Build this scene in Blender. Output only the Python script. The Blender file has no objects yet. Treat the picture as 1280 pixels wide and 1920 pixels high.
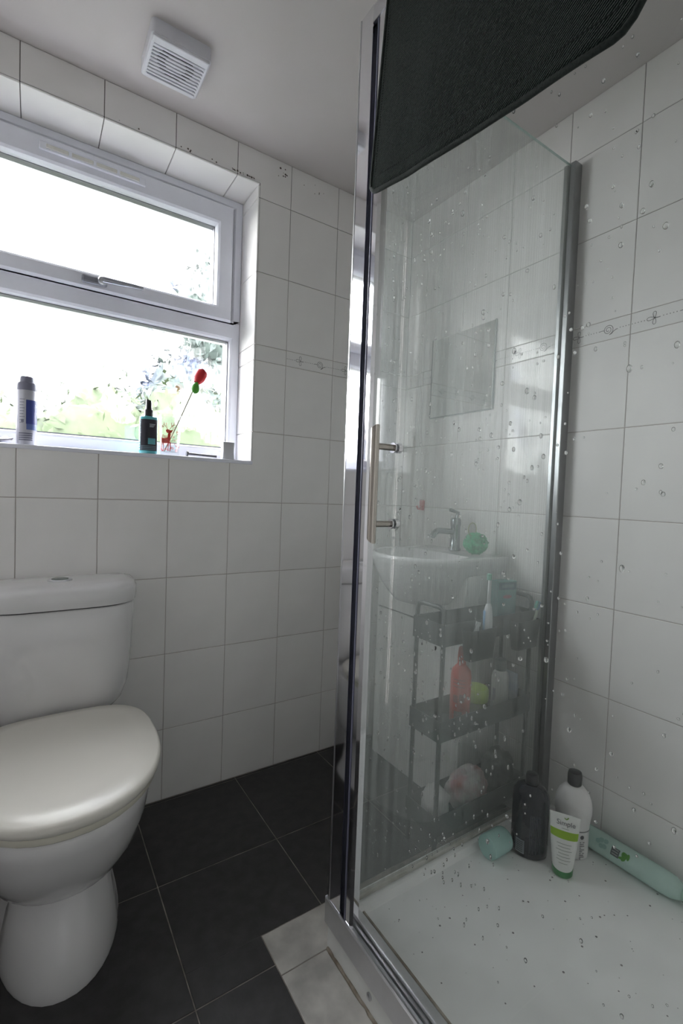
import bpy, bmesh, math, random
from mathutils import Matrix, Vector, noise
random.seed(7)
SC = bpy.context.scene
C = SC.collection
PI = math.pi

# ------------------------------------------------------------------ camera
cam_d = bpy.data.cameras.new('camera')
cam_d.sensor_width = 36.0
cam_d.sensor_fit = 'AUTO'
cam_d.lens = 36.0 * 878.345 / 1920.0
cam_d.clip_start = 0.02
cam = bpy.data.objects.new('camera', cam_d)
C.objects.link(cam)
_r = Vector((0.83533486, -0.5485139, 0.03671758))
_u = Vector((-0.00966682, 0.05212432, 0.99859382))
_f = Vector((0.54965646, 0.83451516, -0.03823887))
_m = Matrix((_r, _u, -_f)).transposed().to_4x4()
_m.translation = Vector((-1.3392, -1.5624, 1.0275))
cam.matrix_world = _m
SC.camera = cam

# ------------------------------------------------------------------ world, light, exposure
world = bpy.data.worlds.new('overcast_sky')
SC.world = world
world.use_nodes = True
_bg = world.node_tree.nodes['Background']
_bg.inputs['Color'].default_value = (1.0, 0.965, 0.955, 1)
_bg.inputs['Strength'].default_value = 9.0

def portal(name, loc, rot, sx, sy):
    ld = bpy.data.lights.new(name, 'AREA')
    ld.shape = 'RECTANGLE'; ld.size = sx; ld.size_y = sy
    ld.cycles.is_portal = True
    o = bpy.data.objects.new(name, ld)
    o.location = loc; o.rotation_euler = rot
    C.objects.link(o)
portal('window_daylight_portal', (-1.147, 0.24, 1.61), (-PI/2, 0, 0), 0.93, 0.98)

SC.view_settings.view_transform = 'Standard'
SC.view_settings.look = 'None'
SC.view_settings.gamma = 1.0
SC.view_settings.use_curve_mapping = False
SC.view_settings.exposure = 1.60
SC.cycles.max_bounces = 11
SC.cycles.diffuse_bounces = 7
SC.cycles.glossy_bounces = 4
SC.cycles.transmission_bounces = 5
SC.cycles.transparent_max_bounces = 24
SC.cycles.use_adaptive_sampling = True
SC.cycles.adaptive_threshold = 0.035
SC.cycles.caustics_reflective = False
SC.cycles.caustics_refractive = False

# ------------------------------------------------------------------ helpers: objects
def tag(o, label=None, cat=None, group=None, kind=None):
    if label: o['label'] = label
    if cat: o['category'] = cat
    if group: o['group'] = group
    if kind: o['kind'] = kind
    return o

def thing(name, loc=(0, 0, 0), label=None, cat=None, rotz=0.0, group=None, kind=None, rot=None):
    o = bpy.data.objects.new(name, None)
    o.empty_display_size = 0.05
    o.location = loc
    o.rotation_euler = rot if rot else (0, 0, rotz)
    C.objects.link(o)
    return tag(o, label, cat, group, kind)

def link_mesh(name, me, mat=None, parent=None, loc=None, rot=None):
    o = bpy.data.objects.new(name, me)
    C.objects.link(o)
    if mat is not None and not me.materials: me.materials.append(mat)
    if parent is not None: o.parent = parent
    if loc is not None: o.location = loc
    if rot is not None: o.rotation_euler = rot
    return o

def obj(name, bm, mat, parent=None, smooth=False, loc=None, rot=None, recalc=True, angle=None):
    if recalc: bmesh.ops.recalc_face_normals(bm, faces=bm.faces)
    me = bpy.data.meshes.new(name)
    bm.to_mesh(me); bm.free()
    if smooth:
        for p in me.polygons: p.use_smooth = True
        if angle is not None: me.set_sharp_from_angle(angle=math.radians(angle))
    return link_mesh(name, me, mat, parent, loc, rot)

# ------------------------------------------------------------------ helpers: shapes
def B():
    return bmesh.new()

def add_box(bm, x0, x1, y0, y1, z0, z1, bev=0.0, seg=2):
    m = Matrix.Translation(((x0+x1)/2, (y0+y1)/2, (z0+z1)/2)) @ Matrix.Diagonal((abs(x1-x0), abs(y1-y0), abs(z1-z0), 1))
    r = bmesh.ops.create_cube(bm, size=1, matrix=m)
    if bev > 0:
        es = list({e for v in r['verts'] for e in v.link_edges})
        bmesh.ops.bevel(bm, geom=es, offset=bev, segments=seg, profile=0.5, affect='EDGES')
    return bm

def bx(*a, bev=0.0, seg=2):
    return add_box(B(), *a, bev=bev, seg=seg)

def add_rings(bm, rings, closed=True, cap0=True, cap1=True):
    vs = [[bm.verts.new(p) for p in r] for r in rings]
    n = len(rings[0])
    for a, b in zip(vs[:-1], vs[1:]):
        for i in range(n if closed else n-1):
            j = (i+1) % n
            bm.faces.new((a[i], a[j], b[j], b[i]))
    if cap0: bm.faces.new(list(reversed(vs[0])))
    if cap1: bm.faces.new(vs[-1])
    return bm

def add_lathe(bm, prof, seg=28, cx=0, cy=0, sx=1, sy=1, cap0=True, cap1=True):
    rings = []
    for r, z in prof:
        rings.append([(cx+sx*r*math.cos(2*PI*i/seg), cy+sy*r*math.sin(2*PI*i/seg), z) for i in range(seg)])
    return add_rings(bm, rings, True, cap0, cap1)

def lathe(prof, **k):
    return add_lathe(B(), prof, **k)

def add_tube(bm, pts, rad, seg=10, caps=True):
    pts = [Vector(p) for p in pts]
    rads = rad if isinstance(rad, (list, tuple)) else [rad]*len(pts)
    rings = []
    prev = None
    for i, p in enumerate(pts):
        if i == 0: t = pts[1]-pts[0]
        elif i == len(pts)-1: t = pts[-1]-pts[-2]
        else: t = (pts[i+1]-pts[i]).normalized() + (pts[i]-pts[i-1]).normalized()
        t.normalize()
        if prev is None:
            a = Vector((0, 0, 1)) if abs(t.z) < 0.9 else Vector((1, 0, 0))
            n = t.cross(a).normalized()
        else:
            n = (prev - t*prev.dot(t)).normalized()
        prev = n
        b = t.cross(n)
        rings.append([p + (n*math.cos(2*PI*k/seg) + b*math.sin(2*PI*k/seg))*rads[i] for k in range(seg)])
    return add_rings(bm, rings, True, caps, caps)

def tube(pts, rad, seg=10):
    return add_tube(B(), pts, rad, seg)

def add_prism(bm, poly, axis, a, b):
    """extrude a 2D polygon along an axis: axis 'x','y','z' (poly in the two others, in xyz order)"""
    def P(u, v, t):
        return {'x': (t, u, v), 'y': (u, t, v), 'z': (u, v, t)}[axis]
    v0 = [bm.verts.new(P(u, v, a)) for u, v in poly]
    v1 = [bm.verts.new(P(u, v, b)) for u, v in poly]
    n = len(poly)
    bm.faces.new(v0); bm.faces.new(list(reversed(v1)))
    for i in range(n):
        j = (i+1) % n
        bm.faces.new((v0[i], v1[i], v1[j], v0[j]))
    return bm

def prism(poly, axis, a, b):
    return add_prism(B(), poly, axis, a, b)

def bez(p0, p1, p2, p3, n=10):
    out = []
    for i in range(n+1):
        t = i/n; s = 1-t
        out.append(tuple(s*s*s*a+3*s*s*t*b+3*s*t*t*c+t*t*t*d for a, b, c, d in zip(p0, p1, p2, p3)))
    return out

def round_path(pts, r, n=6):
    """polyline with rounded corners"""
    P = [Vector(p) for p in pts]
    out = [P[0]]
    for i in range(1, len(P)-1):
        a = (P[i-1]-P[i]); b = (P[i+1]-P[i])
        d = min(r, a.length*0.49, b.length*0.49)
        s = P[i]+a.normalized()*d; e = P[i]+b.normalized()*d
        for k in range(n+1):
            t = k/n
            out.append((1-t)**2*s + 2*t*(1-t)*P[i] + t*t*e)
    out.append(P[-1])
    return out

def text_bm(txt, size, wrap, extr=0.0):
    """flat lettering turned into a mesh; wrap maps (u, v) to a point"""
    cu = bpy.data.curves.new('lettering', 'FONT')
    cu.body = txt; cu.size = size; cu.align_x = 'CENTER'; cu.resolution_u = 3
    t = bpy.data.objects.new('lettering', cu)
    C.objects.link(t)
    dg = bpy.context.evaluated_depsgraph_get()
    me = bpy.data.meshes.new_from_object(t.evaluated_get(dg))
    bm = B(); bm.from_mesh(me)
    bpy.data.objects.remove(t); bpy.data.curves.remove(cu); bpy.data.meshes.remove(me)
    for v in bm.verts: v.co = Vector(wrap(v.co.x, v.co.y))
    return bm

def add_patch(bm, u0, u1, v0, v1, wrap, nu=6, nv=1):
    vs = [[bm.verts.new(wrap(u0+(u1-u0)*i/nu, v0+(v1-v0)*j/nv)) for i in range(nu+1)] for j in range(nv+1)]
    for j in range(nv):
        for i in range(nu):
            bm.faces.new((vs[j][i], vs[j][i+1], vs[j+1][i+1], vs[j+1][i]))
    return bm

def add_stroke(bm, pts, w, wrap):
    """flat ribbon along a 2D path, mapped to a surface"""
    n = len(pts)
    vs = []
    for i in range(n):
        a = Vector(pts[max(0, i-1)]); b = Vector(pts[min(n-1, i+1)])
        t = (b-a); t = t.normalized() if t.length > 0 else Vector((1, 0))
        nn = Vector((-t.y, t.x))*w/2
        p = Vector(pts[i])
        vs.append((bm.verts.new(wrap(*(p+nn))), bm.verts.new(wrap(*(p-nn)))))
    for (a, b), (c, d) in zip(vs[:-1], vs[1:]):
        bm.faces.new((a, c, d, b))
    return bm

def add_disc(bm, cx, cy, r, wrap, n=8):
    bm.faces.new([bm.verts.new(wrap(cx+r*math.cos(2*PI*i/n), cy+r*math.sin(2*PI*i/n))) for i in range(n)])
    return bm

# ------------------------------------------------------------------ materials
def nodes_of(m):
    m.use_nodes = True
    nt = m.node_tree
    return nt, nt.nodes, nt.links

def mk(name, col, rough=0.5, metal=0.0, var=0.06, scale=18.0, bump=0.0, bscale=60.0, spec=0.5, col2=None,
       coat=0.0, stretch=(1, 1, 1), detail=3.0):
    m = bpy.data.materials.new(name)
    nt, N, L = nodes_of(m)
    p = N['Principled BSDF']
    p.inputs['Roughness'].default_value = rough
    p.inputs['Metallic'].default_value = metal
    p.inputs['Specular IOR Level'].default_value = spec
    p.inputs['Coat Weight'].default_value = coat
    tc = N.new('ShaderNodeTexCoord'); mp = N.new('ShaderNodeMapping')
    mp.inputs['Scale'].default_value = stretch
    L.new(tc.outputs['Object'], mp.inputs['Vector'])
    nz = N.new('ShaderNodeTexNoise'); nz.inputs['Scale'].default_value = scale; nz.inputs['Detail'].default_value = detail
    L.new(mp.outputs['Vector'], nz.inputs['Vector'])
    rp = N.new('ShaderNodeValToRGB')
    c2 = col2 if col2 else tuple(max(0, c*(1-var)) for c in col)
    c1 = col if col2 else tuple(min(1, c*(1+var*0.5)) for c in col)
    rp.color_ramp.elements[0].position = 0.35; rp.color_ramp.elements[0].color = (*c2, 1)
    rp.color_ramp.elements[1].position = 0.65; rp.color_ramp.elements[1].color = (*c1, 1)
    L.new(nz.outputs['Fac'], rp.inputs['Fac'])
    L.new(rp.outputs['Color'], p.inputs['Base Color'])
    if bump > 0:
        nb = N.new('ShaderNodeTexNoise'); nb.inputs['Scale'].default_value = bscale; nb.inputs['Detail'].default_value = 4
        L.new(mp.outputs['Vector'], nb.inputs['Vector'])
        bp = N.new('ShaderNodeBump'); bp.inputs['Strength'].default_value = bump; bp.inputs['Distance'].default_value = 0.002
        L.new(nb.outputs['Fac'], bp.inputs['Height']); L.new(bp.outputs['Normal'], p.inputs['Normal'])
    return m

def schlick(N, L, f0):
    """surface reflection of a sheet, the same from both sides"""
    lw = N.new('ShaderNodeLayerWeight'); lw.inputs['Blend'].default_value = 0.5
    pw = N.new('ShaderNodeMath'); pw.operation = 'POWER'; pw.inputs[1].default_value = 5.0
    L.new(lw.outputs['Facing'], pw.inputs[0])
    ma = N.new('ShaderNodeMath'); ma.operation = 'MULTIPLY_ADD'; ma.inputs[1].default_value = 1-f0; ma.inputs[2].default_value = f0
    L.new(pw.outputs[0], ma.inputs[0])
    return ma.outputs[0]

def glass_sheet(name, tint, haze=0.0, haze_col=(0.8, 0.82, 0.8), ior=1.5, streak=(60, 60, 3), lo=0.35, hi=0.75, transl=0.4, haze_min=0.3):
    """a pane: see-through body, mirror-like surface by Fresnel, a film of limescale in streaks"""
    m = bpy.data.materials.new(name)
    nt, N, L = nodes_of(m)
    N.remove(N['Principled BSDF'])
    out = N['Material Output']
    tr = N.new('ShaderNodeBsdfTransparent'); tr.inputs['Color'].default_value = (*tint, 1)
    gl = N.new('ShaderNodeBsdfGlossy'); gl.inputs['Roughness'].default_value = 0.0
    mx = N.new('ShaderNodeMixShader')
    L.new(schlick(N, L, ((ior-1)/(ior+1))**2), mx.inputs['Fac']); L.new(tr.outputs['BSDF'], mx.inputs[1]); L.new(gl.outputs['BSDF'], mx.inputs[2])
    last = mx.outputs['Shader']
    if haze > 0:
        tc = N.new('ShaderNodeTexCoord'); mp = N.new('ShaderNodeMapping'); mp.inputs['Scale'].default_value = streak
        L.new(tc.outputs['Object'], mp.inputs['Vector'])
        nz = N.new('ShaderNodeTexNoise'); nz.inputs['Scale'].default_value = 1.0; nz.inputs['Detail'].default_value = 5
        L.new(mp.outputs['Vector'], nz.inputs['Vector'])
        mr = N.new('ShaderNodeMapRange'); mr.inputs['From Min'].default_value = lo; mr.inputs['From Max'].default_value = hi
        mr.inputs['To Min'].default_value = haze*haze_min; mr.inputs['To Max'].default_value = haze
        L.new(nz.outputs['Fac'], mr.inputs['Value'])
        df = N.new('ShaderNodeBsdfDiffuse'); df.inputs['Color'].default_value = (*haze_col, 1)
        tl = N.new('ShaderNodeBsdfTranslucent'); tl.inputs['Color'].default_value = (*haze_col, 1)
        hm = N.new('ShaderNodeMixShader'); hm.inputs['Fac'].default_value = transl
        L.new(df.outputs['BSDF'], hm.inputs[1]); L.new(tl.outputs['BSDF'], hm.inputs[2])
        m2 = N.new('ShaderNodeMixShader')
        L.new(mr.outputs['Result'], m2.inputs['Fac']); L.new(last, m2.inputs[1]); L.new(hm.outputs['Shader'], m2.inputs[2])
        last = m2.outputs['Shader']
    L.new(last, out.inputs['Surface'])
    return m

def film_mat(name, transp, tint=(1, 1, 1), scale=40.0, lo=0.0, hi=1.0, stretch=(1, 1, 1)):
    """patterned privacy film: clear where thin, milky where embossed"""
    m = bpy.data.materials.new(name)
    nt, N, L = nodes_of(m)
    N.remove(N['Principled BSDF']); out = N['Material Output']
    tr = N.new('ShaderNodeBsdfTransparent'); tr.inputs['Color'].default_value = (0.96*tint[0], 0.97*tint[1], 0.98*tint[2], 1)
    tl = N.new('ShaderNodeBsdfTranslucent'); tl.inputs['Color'].default_value = (*tint, 1)
    tc = N.new('ShaderNodeTexCoord'); mp = N.new('ShaderNodeMapping'); mp.inputs['Scale'].default_value = stretch
    L.new(tc.outputs['Object'], mp.inputs['Vector'])
    nz = N.new('ShaderNodeTexNoise'); nz.inputs['Scale'].default_value = scale; nz.inputs['Detail'].default_value = 4
    nz.inputs['Distortion'].default_value = 1.5
    L.new(mp.outputs['Vector'], nz.inputs['Vector'])
    mr = N.new('ShaderNodeMapRange'); mr.inputs['From Min'].default_value = 0.35; mr.inputs['From Max'].default_value = 0.65
    mr.inputs['To Min'].default_value = lo; mr.inputs['To Max'].default_value = hi
    L.new(nz.outputs['Fac'], mr.inputs['Value'])
    mx = N.new('ShaderNodeMixShader')
    L.new(mr.outputs['Result'], mx.inputs['Fac']); L.new(tr.outputs['BSDF'], mx.inputs[1]); L.new(tl.outputs['BSDF'], mx.inputs[2])
    gl = N.new('ShaderNodeBsdfGlossy'); gl.inputs['Roughness'].default_value = 0.05
    m2 = N.new('ShaderNodeMixShader')
    L.new(schlick(N, L, 0.025), m2.inputs['Fac']); L.new(mx.outputs['Shader'], m2.inputs[1]); L.new(gl.outputs['BSDF'], m2.inputs[2])
    L.new(m2.outputs['Shader'], out.inputs['Surface'])
    return m

def grout_mat(name, clean, dirty, z_lo, z_hi):
    """joint filler; black mould in patches, thick under the ceiling"""
    m = bpy.data.materials.new(name)
    nt, N, L = nodes_of(m)
    p = N['Principled BSDF']; p.inputs['Roughness'].default_value = 0.85
    g = N.new('ShaderNodeNewGeometry'); sp = N.new('ShaderNodeSeparateXYZ')
    L.new(g.outputs['Position'], sp.inputs['Vector'])
    mr = N.new('ShaderNodeMapRange'); mr.inputs['From Min'].default_value = z_lo; mr.inputs['From Max'].default_value = z_hi
    L.new(sp.outputs['Z'], mr.inputs['Value'])
    nz = N.new('ShaderNodeTexNoise'); nz.inputs['Scale'].default_value = 7.0; nz.inputs['Detail'].default_value = 6
    L.new(g.outputs['Position'], nz.inputs['Vector'])
    ad = N.new('ShaderNodeMath'); ad.operation = 'ADD'
    L.new(nz.outputs['Fac'], ad.inputs[0]); L.new(mr.outputs['Result'], ad.inputs[1])
    m2 = N.new('ShaderNodeMapRange'); m2.inputs['From Min'].default_value = 0.55; m2.inputs['From Max'].default_value = 1.1
    L.new(ad.outputs[0], m2.inputs['Value'])
    mx = N.new('ShaderNodeMix'); mx.data_type = 'RGBA'
    mx.inputs[6].default_value = (*clean, 1); mx.inputs[7].default_value = (*dirty, 1)
    L.new(m2.outputs['Result'], mx.inputs[0]); L.new(mx.outputs[2], p.inputs['Base Color'])
    return m

def terry_mat(name, c1, c2):
    m = bpy.data.materials.new(name)
    nt, N, L = nodes_of(m)
    p = N['Principled BSDF']; p.inputs['Roughness'].default_value = 1.0; p.inputs['Specular IOR Level'].default_value = 0.1
    p.inputs['Sheen Weight'].default_value = 0.15; p.inputs['Sheen Roughness'].default_value = 0.4
    tc = N.new('ShaderNodeTexCoord'); mp = N.new('ShaderNodeMapping')
    mp.inputs['Rotation'].default_value = (0.6, 0, 0)
    L.new(tc.outputs['Object'], mp.inputs['Vector'])
    wv = N.new('ShaderNodeTexWave'); wv.wave_type = 'BANDS'; wv.bands_direction = 'Z'
    wv.inputs['Scale'].default_value = 90; wv.inputs['Distortion'].default_value = 3.0; wv.inputs['Detail'].default_value = 3
    L.new(mp.outputs['Vector'], wv.inputs['Vector'])
    nz = N.new('ShaderNodeTexNoise'); nz.inputs['Scale'].default_value = 420; nz.inputs['Detail'].default_value = 2
    L.new(mp.outputs['Vector'], nz.inputs['Vector'])
    ad = N.new('ShaderNodeMath'); ad.operation = 'MULTIPLY'
    L.new(wv.outputs['Fac'], ad.inputs[0]); L.new(nz.outputs['Fac'], ad.inputs[1])
    rp = N.new('ShaderNodeValToRGB')
    rp.color_ramp.elements[0].position = 0.1; rp.color_ramp.elements[0].color = (*c1, 1)
    rp.color_ramp.elements[1].position = 0.6; rp.color_ramp.elements[1].color = (*c2, 1)
    L.new(ad.outputs[0], rp.inputs['Fac']); L.new(rp.outputs['Color'], p.inputs['Base Color'])
    bp = N.new('ShaderNodeBump'); bp.inputs['Strength'].default_value = 0.8; bp.inputs['Distance'].default_value = 0.003
    L.new(ad.outputs[0], bp.inputs['Height']); L.new(bp.outputs['Normal'], p.inputs['Normal'])
    return m

M = {}
M['tile'] = mk('glazed_white_tile', (0.88, 0.865, 0.855), 0.07, var=0.035, scale=5, bump=0.05, bscale=9, spec=0.22)
M['border'] = mk('glazed_border_tile', (0.86, 0.85, 0.84), 0.07, var=0.03, scale=8, spec=0.28)
M['print'] = mk('grey_tile_print', (0.20, 0.20, 0.20), 0.4, var=0.2, scale=60)
M['grout'] = grout_mat('wall_grout', (0.50, 0.45, 0.43), (0.09, 0.08, 0.075), 1.55, 2.3)
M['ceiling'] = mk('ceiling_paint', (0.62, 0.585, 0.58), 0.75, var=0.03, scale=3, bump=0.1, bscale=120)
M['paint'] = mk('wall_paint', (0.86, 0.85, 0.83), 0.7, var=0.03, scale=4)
M['slate'] = mk('charcoal_floor_tile', (0.046, 0.044, 0.046), 0.42, var=0.25, scale=30, bump=0.12, bscale=160, detail=6)
M['floor_grout'] = mk('floor_grout', (0.34, 0.31, 0.28), 0.9, var=0.4, scale=25)
M['marble'] = mk('marble_floor_tile', (0.66, 0.64, 0.60), 0.35, scale=14, col2=(0.42, 0.41, 0.39), detail=9, bump=0.03)
M['upvc'] = mk('white_upvc', (0.80, 0.81, 0.89), 0.28, var=0.03, scale=10)
M['ceramic'] = mk('white_ceramic', (0.80, 0.79, 0.80), 0.10, var=0.02, scale=6, coat=0.3)
M['seat'] = mk('cream_seat_plastic', (0.80, 0.775, 0.715), 0.26, var=0.02, scale=6)
M['chrome'] = mk('polished_aluminium', (0.83, 0.83, 0.86), 0.055, metal=1.0, var=0.04, scale=12, stretch=(1, 1, 0.05))
M['satin'] = mk('satin_aluminium', (0.72, 0.72, 0.75), 0.28, metal=1.0, var=0.05, scale=20)
M['steel'] = mk('brushed_steel_handle', (0.50, 0.46, 0.42), 0.12, metal=1.0, var=0.1, scale=30, stretch=(1, 1, 0.1))
M['rubber'] = mk('black_rubber', (0.030, 0.032, 0.042), 0.5, var=0.2, scale=40)
M['seal'] = mk('grey_seal', (0.34, 0.34, 0.40), 0.3, var=0.05, scale=30)
M['tray'] = mk('acrylic_tray', (0.88, 0.89, 0.88), 0.3, var=0.04, scale=14, bump=0.05, bscale=30)
M['speck'] = mk('tray_speck', (0.25, 0.24, 0.24), 0.6, var=0.2, scale=40)
M['caulk'] = mk('stained_caulk', (0.42, 0.38, 0.32), 0.8, scale=30, col2=(0.20, 0.16, 0.12))
M['silicone'] = mk('silicone_bead', (0.58, 0.58, 0.54), 0.5, scale=30, col2=(0.44, 0.43, 0.38))
M['fanw'] = mk('fan_white_plastic', (0.74, 0.74, 0.80), 0.35, var=0.04, scale=15)
M['fand'] = mk('fan_dark_inside', (0.05, 0.05, 0.07), 0.6, var=0.1, scale=15)
M['black_metal'] = mk('black_powder_coat', (0.022, 0.028, 0.030), 0.45, var=0.2, scale=60)
M['cabinet'] = mk('white_cabinet_gloss', (0.88, 0.88, 0.87), 0.25, var=0.02, scale=6)
M['gap'] = mk('cabinet_gap', (0.10, 0.10, 0.10), 0.8, var=0.1)
M['mirror'] = mk('mirror_silver', (0.86, 0.88, 0.87), 0.02, metal=1.0, var=0.01, scale=5)
M['towel'] = terry_mat('dark_green_terry', (0.003, 0.006, 0.005), (0.022, 0.038, 0.032))
M['towel_hem'] = mk('dark_green_hem', (0.012, 0.018, 0.016), 0.9, var=0.35, scale=300, bump=0.5, bscale=400)
M['pane'] = glass_sheet('window_pane', (0.97, 0.985, 0.98))
M['shower_front'] = glass_sheet('shower_door_glass', (0.985, 0.992, 0.989), haze=0.032, streak=(5, 5, 2.5), haze_min=0.35)
M['shower_side'] = glass_sheet('shower_side_glass', (0.975, 0.988, 0.984), haze=0.25, streak=(150, 5, 1.3), haze_min=0.30, lo=0.38, hi=0.68, haze_col=(0.74, 0.79, 0.77))
M['tumbler'] = glass_sheet('drinking_glass', (0.97, 0.98, 0.98))
M['green_edge'] = mk('glass_edge', (0.42, 0.55, 0.52), 0.2, var=0.05)

def water_mat():
    m = bpy.data.materials.new('water_drop')
    nt, N, L = nodes_of(m)
    p = N['Principled BSDF']
    p.inputs['Base Color'].default_value = (1, 1, 1, 1); p.inputs['Roughness'].default_value = 0.0
    p.inputs['IOR'].default_value = 1.33; p.inputs['Transmission Weight'].default_value = 1.0
    return m
M['water'] = water_mat()

def plain(name, col, rough=0.35, **k):
    if name not in M: M[name] = mk(name, col, rough, **k)
    return M[name]

# ================================================================== THE SETTING
H = 2.194
XL = -1.72            # left wall
YF = -1.50            # wall behind the shower, with the doorway the camera stands in
TW, TH = 0.201, 0.25
WX0, WX1, WZ0, WZ1 = -1.60, -0.695, 1.132, 2.09     # window opening
WD = 0.14             # depth of the reveal
TT = 0.0022           # tile thickness over the joints

# floor slab
o = obj('floor', bx(XL-0.1, 0.1, -2.15, 0.12, -0.06, -0.0012), M['floor_grout'])
tag(o, 'dark tiled bathroom floor beside the toilet', 'floor', kind='structure')
FLOOR = o
# ceiling
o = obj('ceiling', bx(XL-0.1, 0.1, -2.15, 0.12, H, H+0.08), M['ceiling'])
tag(o, 'plain off-white painted ceiling', 'ceiling', kind='structure')

# back wall (window wall): one mesh with the opening cut out, its front is the joint filler
bm = B()
WT = 0.26
for a in ((XL-0.1, WX0, 0, H), (WX1, 0.1, 0, H), (WX0, WX1, 0, WZ0-0.012), (WX0, WX1, WZ1, H)):
    add_box(bm, a[0], a[1], TT, WT, a[2], a[3])
o = obj('wall_back', bm, M['grout']); WALLB = o
tag(o, 'white tiled wall with the window, behind the toilet', 'wall', kind='structure')
o = obj('wall_right', bx(TT, 0.1, YF, TT, 0, H), M['grout']); WALLR = o
tag(o, 'white tiled wall along the shower and basin', 'wall', kind='structure')
o = obj('wall_left', bx(XL-0.1, XL-TT, -2.15, TT, 0, H), M['grout']); WALLL = o
tag(o, 'white tiled wall left of the toilet', 'wall', kind='structure')
YB = -2.05            # wall with the door, behind the camera
bm = B()
add_box(bm, -0.80, 0.0, YF-0.1, YF, 0, H)
add_box(bm, -0.80, -0.70, YB, YF-0.1, 0, H)
o = obj('wall_front', bm, M['paint'])
tag(o, 'painted wall at the near end of the shower', 'wall', kind='structure')
o = obj('wall_door', bx(XL, -0.70, YB-0.1, YB, 0, H), M['paint'])
tag(o, 'painted wall behind the camera with the bathroom door', 'wall', kind='structure')
dd = thing('door_1', (-1.25, YB, 0), 'white panelled bathroom door behind the camera', 'door', kind='structure')
obj('door_leaf', bx(-.38, .38, .002, .038, .005, 1.98, bev=.003), M['cabinet'], dd)
for x0_, x1_ in ((-.30, -.04), (.04, .30)):
    for z0_, z1_ in ((.18, .82), (1.0, 1.84)):
        obj('door_panel_moulding', bx(x0_, x1_, .038, .046, z0_, z1_, bev=.006), M['cabinet'], dd)
obj('door_knob', lathe([(.012, 0), (.012, .03), (.026, .04), (.026, .055), (.015, .062)], seg=20), M['satin'], dd, loc=(.33, .038, 1.0), rot=(-PI/2, 0, 0), smooth=True, angle=40)

# ---- wall tiles, each its own piece
def tile_mesh(name, poly, mat):
    """a glazed tile: outline poly in local x-z, face at y=0 (towards -y), back at y=TT, edges eased"""
    bm = B()
    n = len(poly)
    e = 0.0016
    cx = sum(p[0] for p in poly)/n; cz = sum(p[1] for p in poly)/n
    # inset outline (works for rectangles and L shapes with axis-parallel edges)
    ins = []
    for i in range(n):
        p0 = Vector(poly[i-1]); p1 = Vector(poly[i]); p2 = Vector(poly[(i+1) % n])
        d1 = (p1-p0).normalized(); d2 = (p2-p1).normalized()
        n1 = Vector((-d1.y, d1.x)); n2 = Vector((-d2.y, d2.x))   # left normals (poly is counter-clockwise)
        ins.append(p1 + (n1+n2)*e)
    f = [bm.verts.new((p.x, 0, p.y)) for p in ins]
    s = [bm.verts.new((p[0], 0.0007, p[1])) for p in poly]
    b = [bm.verts.new((p[0], TT, p[1])) for p in poly]
    bm.faces.new(f)
    for i in range(n):
        j = (i+1) % n
        bm.faces.new((f[i], s[i], s[j], f[j])); bm.faces.new((s[i], b[i], b[j], s[j]))
    bmesh.ops.recalc_face_normals(bm, faces=bm.faces)
    me = bpy.data.meshes.new(name); bm.to_mesh(me); bm.free()
    me.materials.append(mat)
    return me

_tcache = {}
def get_tile(w, h, mat):
    k = (round(w, 4), round(h, 4), mat.name)
    if k not in _tcache:
        g = 0.001
        _tcache[k] = tile_mesh('wall_tile', [(g, g), (w-g, g), (w-g, h-g), (g, h-g)], mat)
    return _tcache[k]

ROWS = [(0.0, 0.236), (0.236, 0.486), (0.486, 0.736), (0.736, 0.986), (0.986, 1.236), (1.236, 1.486),
        (1.541, 1.791), (1.791, 2.041), (2.041, H)]
BORDER = (1.486, 1.541)

# printed scroll on the border tiles, flat on the glaze
def motif_mesh():
    bm = B()
    zc = 0.0275
    wr = lambda u, v: (u, -0.0004, v+zc)
    w = 0.0017
    # spiral at 0.1416
    c = 0.1416
    pts = []
    for i in range(46):
        t = i/45
        a = PI*0.2 + t*2*PI*2.1
        r = 0.003 + 0.0115*t
        pts.append((c + r*math.cos(-a), r*math.sin(-a)))
    add_stroke(bm, pts, w, wr)
    ex, ez = pts[-1]
    add_stroke(bm, [(c+0.004, -0.0142), (c+0.010, -0.0125), (c+0.015, -0.007), (c+0.021, -0.0035), (c+0.026, -0.003)], w*1.2, wr)
    add_stroke(bm, [(c-0.026, 0.0), (c-0.017, 0.001), (c-0.009, 0.0)], w, wr)
    # bow at 0.058
    k = 0.058
    for ang, ln, wd in ((PI, 0.018, 0.0058), (PI*0.50, 0.0165, 0.0052), (-PI*0.50, 0.0165, 0.0052)):
        loop = []
        for i in range(19):
            t = 2*PI*i/18
            lx = ln*0.5*(1-math.cos(t)); ly = wd*math.sin(t)*(0.4+0.6*0.5*(1-math.cos(t)))
            loop.append((k + lx*math.cos(ang) - ly*math.sin(ang), lx*math.sin(ang) + ly*math.cos(ang)))
        add_stroke(bm, loop, w*0.85, wr)
    add_stroke(bm, [(k, 0), (k+0.007, -0.001), (k+0.014, -0.0005)], w*1.2, wr)
    for u in (0.079, 0.0865, 0.094, 0.1015, 0.109, 0.174, 0.1815, 0.189, 0.1965, 0.004, 0.0115, 0.019, 0.0265, 0.034):
        add_disc(bm, u, 0.0005 if u > 0.05 and u < 0.15 else -0.001, 0.0014, wr, 6)
    me = bpy.data.meshes.new('scroll_print'); bmesh.ops.recalc_face_normals(bm, faces=bm.faces)
    bm.to_mesh(me); bm.free(); me.materials.append(M['print'])
    return me
MOTIF = motif_mesh()

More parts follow.
